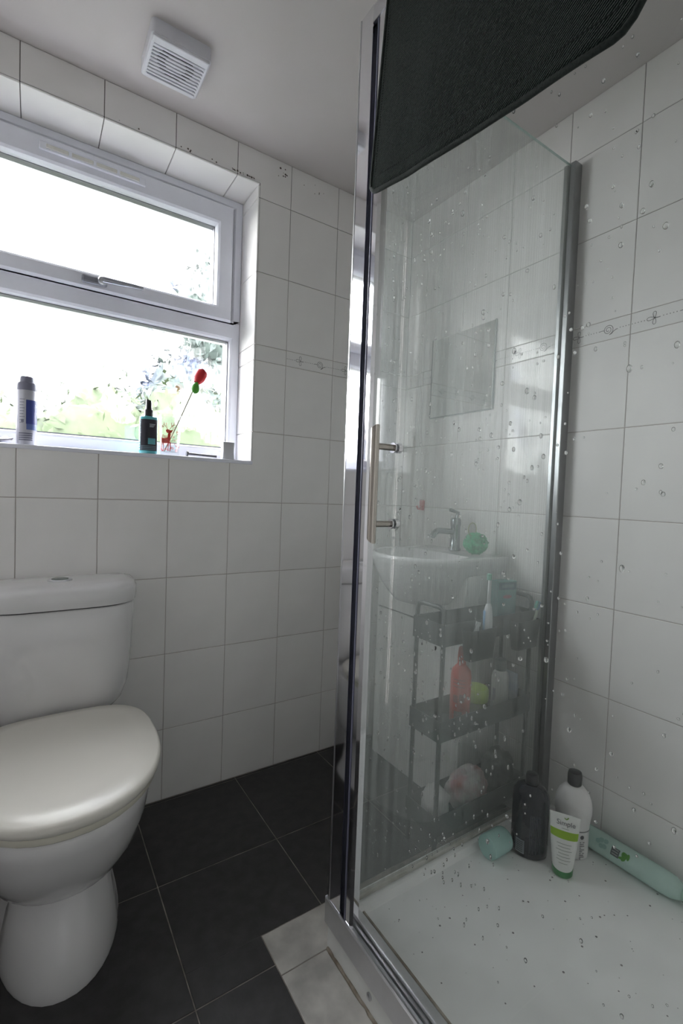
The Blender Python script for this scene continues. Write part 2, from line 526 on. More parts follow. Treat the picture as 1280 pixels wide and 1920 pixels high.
def lay_tiles(wall, cols, place, rot, opening=None, rows=ROWS):
    """cols: list of (u0,u1,full_left_edge); place(u,z)->location"""
    for u0, u1, uf in cols:
        for z0, z1 in rows + [BORDER]:
            border = (z0, z1) == BORDER
            mat = M['border'] if border else M['tile']
            if opening:
                a0, a1, b0, b1 = opening
                ou0, ou1, oz0, oz1 = max(u0, a0), min(u1, a1), max(z0, b0), min(z1, b1)
                if ou1 > ou0+1e-6 and oz1 > oz0+1e-6:
                    w_full = ou0 <= u0+1e-6 and ou1 >= u1-1e-6
                    h_full = oz0 <= z0+1e-6 and oz1 >= z1-1e-6
                    if w_full and h_full: continue
                    if w_full:
                        zz = (z0, oz0) if oz0 > z0+1e-6 else (oz1, z1)
                        me = get_tile(u1-u0, zz[1]-zz[0], mat)
                        link_mesh('wall_tile', me, None, wall, place(u0, zz[0]), rot)
                        continue
                    if h_full:
                        uu = (u0, ou0) if ou0 > u0+1e-6 else (ou1, u1)
                        if uu[1]-uu[0] < 0.01: continue
                        me = get_tile(uu[1]-uu[0], z1-z0, mat)
                        t = link_mesh('border_tile' if border else 'wall_tile', me, None, wall, place(uu[0], z0), rot)
                        continue
                    g = 0.001
                    w, h = u1-u0, z1-z0
                    p, q = ou0-u0, ou1-u0
                    r, s = oz0-z0, oz1-z0
                    right = ou1 >= u1-1e-6      # opening eats the right side
                    top = oz1 >= z1-1e-6        # opening eats the top
                    if right and top: poly = [(g, g), (w-g, g), (w-g, r-g), (p-g, r-g), (p-g, h-g), (g, h-g)]
                    elif right: poly = [(g, g), (p-g, g), (p-g, s+g), (w-g, s+g), (w-g, h-g), (g, h-g)]
                    elif top: poly = [(g, g), (w-g, g), (w-g, h-g), (q+g, h-g), (q+g, r-g), (g, r-g)]
                    else: poly = [(q+g, g), (w-g, g), (w-g, h-g), (g, h-g), (g, s+g), (q+g, s+g)]
                    link_mesh('wall_tile', tile_mesh('wall_tile_cut', poly, mat), None, wall, place(u0, z0), rot)
                    continue
            me = get_tile(u1-u0, z1-z0, mat)
            t = link_mesh('border_tile' if border else 'wall_tile', me, None, wall, place(u0, z0), rot)
            if border and abs((u1-u0)-TW) < 0.002:
                link_mesh('scroll_print', MOTIF, None, t)

def columns(first, lo, hi):
    out = []
    k = math.floor((lo-first)/TW)-1
    while True:
        a = first + k*TW; b = a+TW
        if a >= hi-0.004: break
        if b > lo+0.004: out.append((max(a, lo), min(b, hi), a))
        k += 1
    return out
lay_tiles(WALLB, columns(-1.3796, XL, 0.0), lambda u, z: (u, 0, z), (0, 0, 0), (WX0, WX1, WZ0, WZ1))
# right wall: u runs from the corner towards the camera (-y)
lay_tiles(WALLR, columns(0.9102-5*TW+0.0, 0.0, -YF), lambda u, z: (0, -u, z), (0, 0, -PI/2))
# left wall: u runs away from the camera; u = y
lay_tiles(WALLL, columns(-1.45, -2.05, 0.0), lambda u, z: (XL, u, z), (0, 0, PI/2))

# reveal of the window: tiles on the soffit and the right and left cheeks
bm = B()
add_box(bm, WX1, WX1+0.004, 0.0, WD+0.03, WZ0, WZ1, bev=0.001)
def reveal_piece(x0, x1, y0, y1, z0, z1):
    o = obj('reveal_tile', bx(x0, x1, y0, y1, z0, z1, bev=0.0015, seg=1), M['tile'], WALLB)
    return o
bm.free()
for a, b in ((WX0, -1.3796), (-1.3796, -1.1786), (-1.1786, -0.9776), (-0.9776, -0.7766), (-0.7766, WX1)):
    reveal_piece(a+0.001, b-0.001, 0.0, WD+0.02, WZ1-0.006, WZ1)
for a, b in ((WZ0, 1.236), (1.236, 1.486), (1.486, 1.541), (1.541, 1.791), (1.791, 2.041), (2.041, WZ1-0.006)):
    reveal_piece(WX1-0.006, WX1, 0.0, WD+0.02, a+0.001, b-0.001)
    reveal_piece(WX0, WX0+0.006, 0.0, WD+0.02, a+0.001, b-0.001)
# mould along the soffit edge
bm = B()
for i in range(26):
    x = random.uniform(-0.80, -0.70) if i < 18 else random.uniform(-1.2, -0.8)
    add_disc(bm, x, WZ1+0.004+random.random()*0.006, random.uniform(0.001, 0.0035), lambda u, v: (u, -0.0005, v), 7)
for i in range(14):
    add_disc(bm, random.choice((-0.62, -0.60, -0.53, -0.47, -0.44))+random.uniform(-.012, .012), 2.15+random.uniform(-.02, .025), random.uniform(0.001, 0.004), lambda u, v: (u, -0.0005, v), 7)
o = obj('mould_spots', bm, plain('mould', (0.12, 0.10, 0.09), 0.9), WALLB); o['kind'] = 'stuff'

# window board
o = obj('sill_board', bx(WX0, WX1, -0.004, WD+0.02, WZ0-0.012, WZ0, bev=0.002), M['upvc'], WALLB)

# ---- floor tiles
def floor_tile(x0, x1, y0, y1, mat, name='floor_tile'):
    g = 0.0013
    bm = B()
    e = 0.0012
    a = [(x0+g, y0+g), (x1-g, y0+g), (x1-g, y1-g), (x0+g, y1-g)]
    t = [bm.verts.new((x+(e if i in (0, 3) else -e), y+(e if i in (0, 1) else -e), 0)) for i, (x, y) in enumerate(a)]
    s = [bm.verts.new((x, y, -0.0005)) for x, y in a]
    b = [bm.verts.new((x, y, -0.0012)) for x, y in a]
    bm.faces.new(t)
    for i in range(4):
        j = (i+1) % 4
        bm.faces.new((t[i], s[i], s[j], t[j])); bm.faces.new((s[i], b[i], b[j], s[j]))
    return obj(name, bm, mat, FLOOR)
FX = [-1.736, -1.399, -1.062, -0.727, -0.3865, -0.05, 0.0]
FY = [-2.033, -1.696, -1.359, -1.022, -0.6846, -0.3475, -0.0105, 0.0]
for i in range(len(FX)-1):
    for j in range(len(FY)-1):
        x0, x1, y0, y1 = max(FX[i], XL), min(FX[i+1], 0), FY[j], FY[j+1]
        if x1-x0 < 0.02 or y1-y0 < 0.005: continue
        # the strip of pale tiles along the shower takes x > -0.889, y < -0.607
        if x0 >= -0.73 and y1 <= -0.6: continue
        if x1 > -0.889 and y0 < -0.607:
            if y1 > -0.607:
                if x0 < -0.889:      # L-shaped piece, split at the pale corner
                    floor_tile(x0, x1, -0.607, y1, M['slate'])
                    floor_tile(x0, -0.889, y0, -0.607+0.0026, M['slate'])
                else:
                    floor_tile(x0, x1, -0.607, y1, M['slate'])
            else:
                if x0 < -0.889: floor_tile(x0, -0.889, y0, y1, M['slate'])
        else:
            floor_tile(x0, x1, y0, y1, M['slate'])
for y0, y1 in ((-0.712, -0.607), (-1.02, -0.712), (-1.32, -1.02), (-1.5, -1.32)):
    floor_tile(-0.889, -0.70, y0, y1, M['marble'], 'marble_tile')

# ================================================================== WINDOW
win = thing('window_1', (0, 0, 0), 'white plastic framed window with a top opening light and patterned film', 'window', kind='structure')
FY0, FY1 = 0.14, 0.21         # frame depth
GY = 0.175                    # glass plane
def frame_rect(name, x0, x1, z0, z1, wl, wr, wb, wt, y0, y1, mat, parent, bev=0.004):
    """a mitred frame of four bars as one ring"""
    bm = B()
    prof = [(0, y1), (0, y0+bev), (bev, y0), (1, y0)]
    out = []
    # loops from the outside edge to the inside edge
    def loop(fl, fr, fb, ft, y):
        return [(x0+fl, y, z0+fb), (x1-fr, y, z0+fb), (x1-fr, y, z1-ft), (x0+fl, y, z1-ft)]
    ch = 0.012
    loops = [loop(0, 0, 0, 0, y1), loop(0, 0, 0, 0, y0+bev), loop(bev, bev, bev, bev, y0),
             loop(wl-ch, wr-ch, wb-ch, wt-ch, y0), loop(wl-ch*0.4, wr-ch*0.4, wb-ch*0.4, wt-ch*0.4, y0+0.005),
             loop(wl, wr, wb, wt, y0+0.016), loop(wl, wr, wb, wt, y1)]
    vs = [[bm.verts.new(p) for p in l] for l in loops]
    vs.append(vs[0])
    for a, b in zip(vs[:-1], vs[1:]):
        for i in range(4):
            j = (i+1) % 4
            bm.faces.new((a[i], a[j], b[j], b[i]))
    return obj(name, bm, mat, parent)
TZ0, TZ1 = 1.577, 1.647
# outer frame: lower light and upper light share the transom bar
frame_rect('frame_lower', WX0+0.006, WX1-0.006, WZ0, TZ1, 0.04, 0.04, 0.052, 0.070, FY0, FY1, M['upvc'], win)
bm = B()
frame_rect('frame_upper', WX0+0.006, WX1-0.006, TZ1, WZ1-0.006, 0.038, 0.038, 0.002, 0.036, FY0, FY1, M['upvc'], win)
bm.free()
sash = frame_rect('opening_sash', WX0+0.045, WX1-0.045, TZ1-0.006, WZ1-0.040, 0.060, 0.060, 0.054, 0.075, FY0-0.014, FY1-0.01, M['upvc'], win, bev=0.006)
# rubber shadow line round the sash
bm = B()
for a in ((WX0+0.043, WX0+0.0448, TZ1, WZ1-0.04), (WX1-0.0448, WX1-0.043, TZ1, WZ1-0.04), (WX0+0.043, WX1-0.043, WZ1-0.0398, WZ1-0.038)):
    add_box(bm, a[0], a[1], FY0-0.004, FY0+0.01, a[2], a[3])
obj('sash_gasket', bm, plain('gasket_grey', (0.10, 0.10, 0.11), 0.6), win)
# panes, with their glazing gaskets
obj('window_pane', bx(WX0+0.046, WX1-0.046, GY, GY+0.006, WZ0+0.05, TZ0+0.004), M['pane'], win)
obj('window_pane', bx(WX0+0.10, WX1-0.10, GY, GY+0.006, TZ1+0.044, WZ1-0.11), M['pane'], win)
bm = B()
def gasket(bm, x0, x1, z0, z1, t=0.0022):
    for a in ((x0, x0+t, z0, z1), (x1-t, x1, z0, z1), (x0+t, x1-t, z0, z0+t), (x0+t, x1-t, z1-t, z1)):
        add_box(bm, a[0], a[1], FY0+0.014, GY+0.004, a[2], a[3])
gasket(bm, WX0+0.046, WX1-0.046, WZ0+0.052, TZ0)
gasket(bm, WX0+0.105, WX1-0.105, TZ1+0.048, WZ1-0.115)
obj('glazing_gasket', bm, plain('glazing_grey', (0.22, 0.22, 0.25), 0.5), win)

# trickle vent on the head of the sash
bm = B(); add_box(bm, -1.335, -1.042, 0.118, 0.127, 2.006, 2.030, bev=0.003)
vent = obj('trickle_vent', bm, M['upvc'], win)
bm = B()
for k in range(4):
    x = -1.318 + k*0.066
    add_box(bm, x, x+0.058, 0.1155, 0.119, 2.012, 2.024, bev=0.0015)
obj('vent_shutter', bm, plain('vent_shutter', (0.70, 0.69, 0.66), 0.4), vent)

# handle on the bottom rail of the sash
hd = obj('window_handle', bx(-1.222, -1.150, 0.112, 0.126, 1.652, 1.676, bev=0.006), plain('handle_grey', (0.30, 0.31, 0.36), 0.3, metal=0.7), win)
bm = B()
add_lathe(bm, [(0.0135, 0), (0.0135, 0.006), (0.0115, 0.010), (0.006, 0.012)], seg=20)
for v in bm.verts: v.co = Vector((-1.165+v.co.x, 0.112-v.co.z, 1.666+v.co.y))
obj('handle_boss', bm, plain('handle_light', (0.66, 0.67, 0.72), 0.2, metal=0.8), hd, smooth=True, angle=40)
bm = B()
rings = []
for t, (hw, dp, zc) in ((0, (0.010, 0.007, 1.667)), (0.03, (0.009, 0.008, 1.667)), (0.09, (0.007, 0.006, 1.670)), (0.118, (0.006, 0.004, 1.671))):
    rings.append([(-1.165+t, 0.104-dp+dp*math.sin(a)*1.0, zc+hw*math.cos(a)) for a in [2*PI*i/12 for i in range(12)]])
add_rings(bm, rings)
obj('handle_lever', bm, plain('handle_mid', (0.46, 0.47, 0.52), 0.25, metal=0.8), hd, smooth=True, angle=50)

# privacy film: big fan-shaped leaves on the glass
M['film_clear'] = film_mat('film_clear', 0.9, scale=25, lo=0.0, hi=0.006)
M['film_milky'] = film_mat('film_milky', 0.3, scale=60, lo=0.01, hi=0.13, stretch=(1, 1, 0.4))
M['film_silver'] = film_mat('film_silver', 0.5, tint=(0.80, 0.80, 0.88), scale=45, lo=0.0, hi=0.025)
film = obj('privacy_film', bx(WX0+0.049, WX1-0.049, GY-0.0022, GY-0.0014, WZ0+0.055, TZ0-0.003), M['film_clear'], win)
film2 = obj('privacy_film', bx(WX0+0.108, WX1-0.108, GY-0.0022, GY-0.0014, TZ1+0.051, WZ1-0.118), M['film_clear'], win)
def film_leaf(cx, cz, r, a0, lobes, spread, mat, parent, xlim, zlim):
    """palmate leaf: separate pointed lobes fanning out from one point"""
    bm = B()
    for k in range(lobes):
        a = a0 + (k-(lobes-1)/2)*spread
        ln = r*(1-0.22*abs(k-(lobes-1)/2)/(lobes/2)) * random.uniform(0.85, 1.05)
        wd = ln*spread*0.50
        left, right = [], []
        for i in range(11):
            t = i/10
            w = wd*(math.sin(PI*min(1, t**0.8)))**0.8*(1 if i < 10 else 0)
            w *= 1 + (0.10 if i % 2 else -0.06)
            px, pz = cx + ln*t*math.cos(a), cz + ln*t*math.sin(a)
            nx, nz = -math.sin(a), math.cos(a)
            left.append((px+nx*w, pz+nz*w)); right.append((px-nx*w, pz-nz*w))
        poly = left + right[::-1][1:-1]
        poly = [(min(max(x, xlim[0]), xlim[1]), min(max(z, zlim[0]), zlim[1])) for x, z in poly]
        vs = [bm.verts.new((x, GY-0.0028-0.0001*k, z)) for x, z in poly]
        try: bm.faces.new(vs)
        except ValueError: pass
    bmesh.ops.remove_doubles(bm, verts=bm.verts, dist=1e-5)
    bmesh.ops.dissolve_degenerate(bm, dist=1e-5, edges=bm.edges)
    bmesh.ops.triangulate(bm, faces=bm.faces)
    return obj('film_leaf', bm, mat, parent)
XLIM, ZLIM = (WX0+0.05, WX1-0.05), (WZ0+0.056, TZ0-0.004)
for cx, cz, r, a0, n, sp, mt in (
        (-1.165, 1.365, 0.13, 1.9, 5, 0.62, 'film_milky'), (-1.080, 1.465, 0.12, 0.6, 5, 0.6, 'film_milky'),
        (-1.275, 1.285, 0.13, 2.4, 5, 0.62, 'film_milky'), (-0.985, 1.490, 0.11, 2.2, 4, 0.6, 'film_silver'),
        (-1.010, 1.375, 0.13, 2.3, 5, 0.55, 'film_silver'), (-0.915, 1.425, 0.15, 0.9, 5, 0.5, 'film_milky'),
        (-0.860, 1.500, 0.12, -1.9, 6, 0.5, 'film_silver'), (-0.900, 1.330, 0.14, -0.3, 5, 0.6, 'film_milky'),
        (-0.800, 1.400, 0.13, 1.6, 5, 0.6, 'film_milky'), (-1.130, 1.270, 0.10, 0.7, 4, 0.6, 'film_milky'),
        (-0.830, 1.260, 0.12, 0.8, 5, 0.7, 'film_milky'), (-1.380, 1.330, 0.12, 1.0, 5, 0.6, 'film_milky'),
        (-1.400, 1.480, 0.12, -1.0, 5, 0.6, 'film_milky'), (-1.220, 1.490, 0.11, -1.8, 5, 0.6, 'film_milky')):
    film_leaf(cx, cz, r, a0, n, sp, M[mt], film, XLIM, ZLIM)
XL2, ZL2 = (WX0+0.11, WX1-0.11), (TZ1+0.053, WZ1-0.12)
for cx, cz, r, a0, n, sp, mt in (
        (-0.860, 1.730, 0.12, 1.6, 5, 0.6, 'film_milky'), (-0.930, 1.720, 0.10, 2.0, 4, 0.6, 'film_silver'),
        (-0.830, 1.850, 0.10, 2.4, 5, 0.6, 'film_milky'), (-1.100, 1.800, 0.12, 1.0, 5, 0.6, 'film_milky'),
        (-1.300, 1.850, 0.12, 2.0, 5, 0.6, 'film_milky')):
    film_leaf(cx, cz, r, a0, n, sp, M[mt], film2, XL2, ZL2)

# ================================================================== OUTSIDE
o = obj('garden_ground', bx(-14, 16, 0.6, 40, -0.5, -0.3), plain('lawn', (0.055, 0.065, 0.045), 0.9, scale=2, var=0.4))
tag(o, 'green lawn outside the window', 'ground', kind='structure')
def foliage(name, blobs, mat, parent, leaf=0.045, dens=1500):
    bm = B()
    for (x, y, z, rx, rz) in blobs:
        g = bmesh.ops.create_icosphere(bm, subdivisions=3, radius=1.0)
        for v in g['verts']:
            n = v.co.normalized()
            d = 1 + 0.22*noise.noise(n*2.3+Vector((x, y, z))) + 0.12*noise.noise(n*7+Vector((z, x, y)))
            d *= 0.95
            v.co = Vector((x + n.x*rx*d, y + n.y*rx*0.7*d, z + n.z*rz*d))
        for k in range(dens):
            n = Vector((random.gauss(0, 1), random.gauss(0, 1), random.gauss(0, 1))).normalized()
            d = (1 + 0.22*noise.noise(n*2.3+Vector((x, y, z))) + 0.12*noise.noise(n*7+Vector((z, x, y))))*random.uniform(.86, 1.12)
            p = Vector((x+n.x*rx*d, y+n.y*rx*.7*d, z+n.z*rz*d))
            s = leaf*random.uniform(.6, 1.3)
            t = Vector((random.gauss(0, 1), random.gauss(0, 1), random.gauss(0, 1))).normalized(); b = n.cross(t)*0.5
            bm.faces.new([bm.verts.new(p-t*s), bm.verts.new(p+b*s), bm.verts.new(p+t*s), bm.verts.new(p-b*s)])
    return obj(name, bm, mat, parent, recalc=False, smooth=True)
hg = thing('garden_hedge', (-0.6, 3.4, -0.3), 'bright green hedge outside, seen through the lower window pane', 'hedge')
foliage('foliage', [(-1.0, 0, 1.0, 0.75, 1.05), (-0.2, 0.1, 1.15, 0.75, 1.15), (0.6, 0.0, 1.2, 0.8, 1.2), (1.4, 0.2, 1.2, 0.8, 1.2), (2.2, 0.1, 1.3, 0.8, 1.3)], plain('hedge_leaf', (0.024, 0.040, 0.010), 0.7, scale=5, col2=(0.017, 0.030, 0.008)), hg)
obj('stem', tube([(0, 0, 0.0), (0, 0, 1.0)], 0.05), plain('bark', (0.12, 0.09, 0.06), 0.9), hg)
tr = thing('garden_tree', (1.3, 5.6, -0.3), 'blue-green tree outside, rising at the right of the window', 'tree')
foliage('foliage', [(-0.5, 0, 2.3, 1.0, 1.1), (0.4, 0.1, 3.0, 1.1, 1.3), (-0.1, 0, 4.0, 0.75, 0.95), (1.2, 0, 3.6, 1.0, 1.2), (-1.05, 0, 1.9, 0.7, 0.8)], plain('tree_leaf', (0.034, 0.050, 0.044), 0.7, scale=4, col2=(0.024, 0.036, 0.034)), tr, leaf=0.08)
obj('trunk', tube([(0, 0, 0), (0.05, 0, 1.3), (0.0, 0, 2.6)], [0.16, 0.12, 0.09]), M['bark'], tr)

# ================================================================== EXTRACTOR FAN
fan = thing('extractor_fan', (-1.03, -0.20, H), 'square white extractor fan with slatted grille on the ceiling', 'fan')
hw = 0.075
def rrect(hx, hy, r, z, n=5):
    pts = []
    for cx, cy, a0 in ((hx-r, hy-r, 0), (-hx+r, hy-r, PI/2), (-hx+r, -hy+r, PI), (hx-r, -hy+r, 1.5*PI)):
        for i in range(n+1):
            a = a0 + PI/2*i/n
            pts.append((cx+r*math.cos(a), cy+r*math.sin(a), z))
    return pts
bm = B()
rings = [rrect(hw, hw, .010, 0), rrect(hw, hw, .010, -.034), rrect(hw-.004, hw-.004, .010, -.038), rrect(hw-.012, hw-.012, .006, -.0385),
         rrect(hw-.014, hw-.014, .006, -.034), rrect(hw-.014, hw-.014, .006, -.026)]
add_rings(bm, rings, cap0=True, cap1=False)
obj('housing', bm, M['fanw'], fan, smooth=True, angle=35)
obj('back_plate', bx(-hw+.012, hw-.012, -hw+.012, hw-.012, -.028, -.026), M['fanw'], fan)
bm = B()
n = 40
ro, ri = .047, .027
vo = [bm.verts.new((ro*math.cos(2*PI*i/n), ro*math.sin(2*PI*i/n), -.0292)) for i in range(n)]
vi = [bm.verts.new((ri*math.cos(2*PI*i/n), ri*math.sin(2*PI*i/n), -.0292)) for i in range(n)]
for i in range(n):
    j = (i+1) % n
    bm.faces.new((vo[i], vo[j], vi[j], vi[i]))
bmesh.ops.solidify(bm, geom=bm.faces[:], thickness=0.001)
obj('intake_ring', bm, M['fand'], fan)
obj('motor_cap', lathe([(.0265, -.028), (.0265, -.031), (.024, -.0325), (.0, -.0325)][:3], seg=28), M['fanw'], fan, smooth=True, angle=40)
sl = None
for k in range(10):
    y = -hw+.030 + k*(2*hw-.048)/9
    if sl is None:
        sl = bx(-hw+.010, hw-.010, -.0032, .0032, -.0425, -.0385, bev=.0012, seg=1)
        s0 = obj('grille_slat', sl, M['fanw'], fan, loc=(0, y, 0)); sm = s0.data
    else:
        link_mesh('grille_slat', sm, None, fan, (0, y, 0))
obj('front_band', bx(-hw+.004, hw-.004, -hw+.001, -hw+.024, -.0435, -.034, bev=.004), M['fanw'], fan)

# ================================================================== TOILET
wc = thing('toilet', (-1.277, 0, 0), 'white close-coupled toilet with a closed cream seat, under the window', 'toilet')
def dring(hw, yb, yf, z, n=20, bulge=2.6, rb=0.02):
    """cistern section: flat back at yb, bowed front at yf (yf<yb)"""
    pts = [(-hw, yb, z), ]
    pts = []
    for i in range(n+1):
        t = PI*i/n
        c, s = math.cos(t), math.sin(t)
        x = hw*math.copysign(abs(c)**(2/4.5), c)
        y = yb - 0.045 - (abs(yf-yb)-0.045)*abs(s)**(2/bulge)
        pts.append((x, y, z))
    pts.append((-hw, yb-0.01, z)); pts.append((-hw+0.01, yb, z)); pts.append((hw-0.01, yb, z)); pts.append((hw, yb-0.01, z))
    return pts
bm = B()
rings = [dring(.115, -.025, -.150, .400), dring(.140, -.015, -.165, .408), dring(.162, -.01, -.174, .43), dring(.176, -.008, -.180, .47),
         dring(.183, -.006, -.186, .54), dring(.187, -.005, -.190, .62), dring(.189, -.005, -.192, .700), dring(.186, -.006, -.188, .704)]
add_rings(bm, rings)
obj('cistern', bm, M['ceramic'], wc, smooth=True, angle=50)
bm = B()
rings = [dring(.187, -.005, -.190, .7055), dring(.193, -.003, -.197, .708), dring(.195, -.002, -.200, .722), dring(.195, -.002, -.200, .745),
         dring(.188, -.004, -.192, .757), dring(.165, -.012, -.165, .764), dring(.11, -.03, -.12, .767)]
add_rings(bm, rings)
lid = obj('cistern_lid', bm, M['ceramic'], wc, smooth=True, angle=50)
obj('lid_gap', prism([(p[0]*.985, p[1]) for p in dring(.187, -.008, -.189, 0)], 'z', .7035, .706), plain('gap_dark', (0.05, 0.05, 0.055), 0.8), wc)
bt = obj('flush_button', lathe([(.029, .764), (.029, .7695), (.026, .7715), (.022, .7705)], seg=30, cy=-.10, sy=.82), M['satin'], lid, smooth=True, angle=40)
obj('button_insert', lathe([(.020, .769), (.020, .7725), (.017, .7735)], seg=24, cy=-.10, sy=.82), plain('button_green', (0.30, 0.33, 0.31), 0.25, metal=0.6), bt, smooth=True, angle=40)

def egg(hw, yb, yf, z, n=44, ycfrac=0.42, back=2.8):
    """seat / bowl outline: squarer behind, elliptical in front"""
    yc = yb + (yf-yb)*ycfrac
    pts = []
    for i in range(n):
        t = 2*PI*i/n
        c, s = math.cos(t), math.sin(t)
        if s <= 0:   # front (towards -y)
            pts.append((hw*math.copysign(abs(c)**(2/2.15), c), yc + (yc-yf)*(-abs(s)**(2/2.15)), z))
        else:
            pts.append((hw*math.copysign(abs(c)**(2/back), c), yc + (yb-yc)*abs(s)**(2/back), z))
    return pts
# pan: rim, bowl, waist, foot
bm = B()
def foot(hw, yf, z, k):
    """section of the foot: a broad front shell, narrower behind it"""
    out = []
    for x, y, zz in egg(hw, -.10, yf, z, back=3.4):
        t = min(1, max(0, (y+.375)/.035)); t = t*t*(3-2*t)
        out.append((x*(1-k*t), y, zz))
    return out
rings = [foot(.126, -.532, .0, .0), foot(.127, -.534, .010, .05), foot(.126, -.530, .03, .22), foot(.122, -.518, .07, .28), foot(.116, -.496, .11, .28),
         foot(.111, -.472, .142, .22), foot(.110, -.462, .156, .10), foot(.117, -.474, .170, .0), egg(.134, -.11, -.508, .190, back=3.0), egg(.151, -.12, -.546, .220, back=2.8), egg(.166, -.13, -.580, .262, back=2.8),
         egg(.176, -.13, -.610, .312, back=2.8), egg(.181, -.13, -.631, .362, back=2.8), egg(.182, -.13, -.638, .392, back=2.8), egg(.178, -.13, -.632, .400, back=2.8)]
add_rings(bm, rings)
pan = obj('pan', bm, M['ceramic'], wc, smooth=True, angle=60)
# rear deck that carries the cistern
obj('pan_deck', bx(-.13, .13, -.22, -.012, .30, .400, bev=.02, seg=3), M['ceramic'], wc, smooth=True, angle=50)
obj('fixing_hole', lathe([(.006, 0), (.006, .003)], seg=12), M['rubber'], pan, loc=(-.098, -.352, .085), rot=(0, -PI/2, 0))
# seat ring and lid
bm = B()
add_rings(bm, [egg(.182, -.205, -.640, .4015), egg(.187, -.200, -.645, .406), egg(.187, -.200, -.645, .417), egg(.183, -.205, -.641, .420)])
obj('seat_ring', bm, plain('seat_ring_cream', (0.80, 0.77, 0.67), 0.22, var=0.02), wc, smooth=True, angle=50)
bm = B()
rings = [egg(.187, -.198, -.650, .4215, back=3.4), egg(.193, -.194, -.656, .425, back=3.4), egg(.1945, -.193, -.658, .433, back=3.4),
         egg(.1925, -.195, -.656, .4405, back=3.4), egg(.187, -.200, -.649, .4445, back=3.4), egg(.150, -.225, -.60, .4465, back=3.0), egg(.08, -.30, -.50, .4475, back=2.4)]
add_rings(bm, rings)
obj('seat_lid', bm, M['seat'], wc, smooth=True, angle=60)
for s in (-1, 1):
    obj('hinge', tube([(s*.065-.022, -.197, .425), (s*.065+.022, -.197, .425)], .010, 12), M['seat'], wc, smooth=True, angle=40)

# ================================================================== SHOWER
TRX = -0.772
tray = thing('shower_tray', (0, 0, 0), 'white rectangular acrylic shower tray with grey specks', 'shower tray')
bm = B()
x0, x1, y0, y1 = TRX, -0.0005, YF+0.0005, -0.708
loops = [[(x0, y0, 0), (x1, y0, 0), (x1, y1, 0), (x0, y1, 0)], [(x0, y0, .094), (x1, y0, .094), (x1, y1, .094), (x0, y1, .094)],
         [(x0+.006, y0+.006, .100), (x1, y0+.006, .100), (x1, y1-.006, .100), (x0+.006, y1-.006, .100)]]
def rl(i, z, r):
    return None
inn = [(x0+.050, y0+.03, .100), (x1-.012, y0+.03, .100), (x1-.012, y1-.042, .100), (x0+.050, y1-.042, .100)]
inn2 = [(x0+.062, y0+.045, .090), (x1-.02, y0+.045, .090), (x1-.02, y1-.056, .090), (x0+.062, y1-.056, .090)]
vs = [[bm.verts.new(p) for p in l] for l in loops + [inn, inn2]]
bm.faces.new(list(reversed(vs[0])))
for a, b in zip(vs[:-1], vs[1:]):
    for i in range(4):
        j = (i+1) % 4
        bm.faces.new((a[i], a[j], b[j], b[i]))
bm.faces.new(vs[-1])
obj('tray_body', bm, M['tray'], tray)
bm = B()
for i in range(170):
    add_disc(bm, random.uniform(-.70, -.03), random.uniform(-1.42, -.78), random.choice((.0008, .0010, .0012, .0018, .0026)), lambda u, v: (u, v, .0903), 6)
o = obj('grey_specks', bm, M['speck'], tray); o['kind'] = 'stuff'
# fixing cap on the outer face and dirty caulk along its foot
obj('fixing_cap', lathe([(.007, 0), (.007, .003), (.004, .005)], seg=14), M['satin'], tray, loc=(TRX, -.867, .034), rot=(0, -PI/2, 0), smooth=True, angle=40)
bm = B()
pts = []
for i in range(60):
    y = -.712 - i*(.78)/59
    pts.append((TRX-.002+.003*noise.noise(Vector((y*60, 0, 0))), y, .001))
add_tube(bm, pts, [.0035+.0045*abs(noise.noise(Vector((p[1]*45, 3, 0)))) for p in pts], seg=6)
obj('floor_caulk', bm, M['caulk'], tray, smooth=True)
bm = B()
add_tube(bm, [(-.716, -.765, .0995), (-.716, -1.49, .0995)], .0032, 6)
obj('track_caulk', bm, M['caulk'], tray)
bm = B()
add_box(bm, -.735, -.002, -.737, -.722, .099, .108, bev=.003)
obj('panel_silicone', bm, M['silicone'], tray)

enc = thing('shower_enclosure', (-.755, -.735, .10), 'chrome framed glass shower enclosure with a closed sliding door', 'shower enclosure')
def E(bm, name, mat, parent=None, **k):
    for v in bm.verts: v.co -= Vector((-.755, -.735, .10))
    return obj(name, bm, mat, parent or enc, **k)
# bottom track: outer lip, channel, inner ridge; cross-section swept along y
prof = [(-.779, .060), (-.776, .058), (-.7735, .060), (-.7735, .100), (-.722, .100), (-.722, .105), (-.7255, .109), (-.742, .109), (-.7445, .103), (-.757, .1025),
        (-.760, .106), (-.769, .112), (-.772, .117), (-.776, .118), (-.779, .115)]
E(prism(prof, 'y', -.704, -1.495), 'bottom_track', M['satin'])
E(bx(-.7575, -.7445, -1.49, -.775, .1026, .1034), 'track_slot', M['rubber'])
E(bx(-.7788, -.7725, -.706, -.7025, .060, .119, bev=.001), 'track_end_cap', M['upvc'])
# corner post
px = [(-.775, -.7095), (-.775, -.757), (-.762, -.757), (-.762, -.7535), (-.7715+.003, -.7535), (-.7685, -.7535), (-.7685, -.745), (-.735, -.745), (-.735, -.716), (-.742, -.7095)]
bm = B()
poly = [(-.7755, -.757), (-.7755, -.7115), (-.7735, -.7095), (-.737, -.7095), (-.735, -.7115), (-.735, -.745), (-.760, -.745), (-.760, -.757)]
add_prism(bm, poly, 'z', .103, 2.016)
E(bm, 'corner_post', M['chrome'])
E(bx(-.7765, -.7753, -.716, -.7155+.0035, .103, 2.016, bev=.0004, seg=1), 'post_bead', M['satin'])
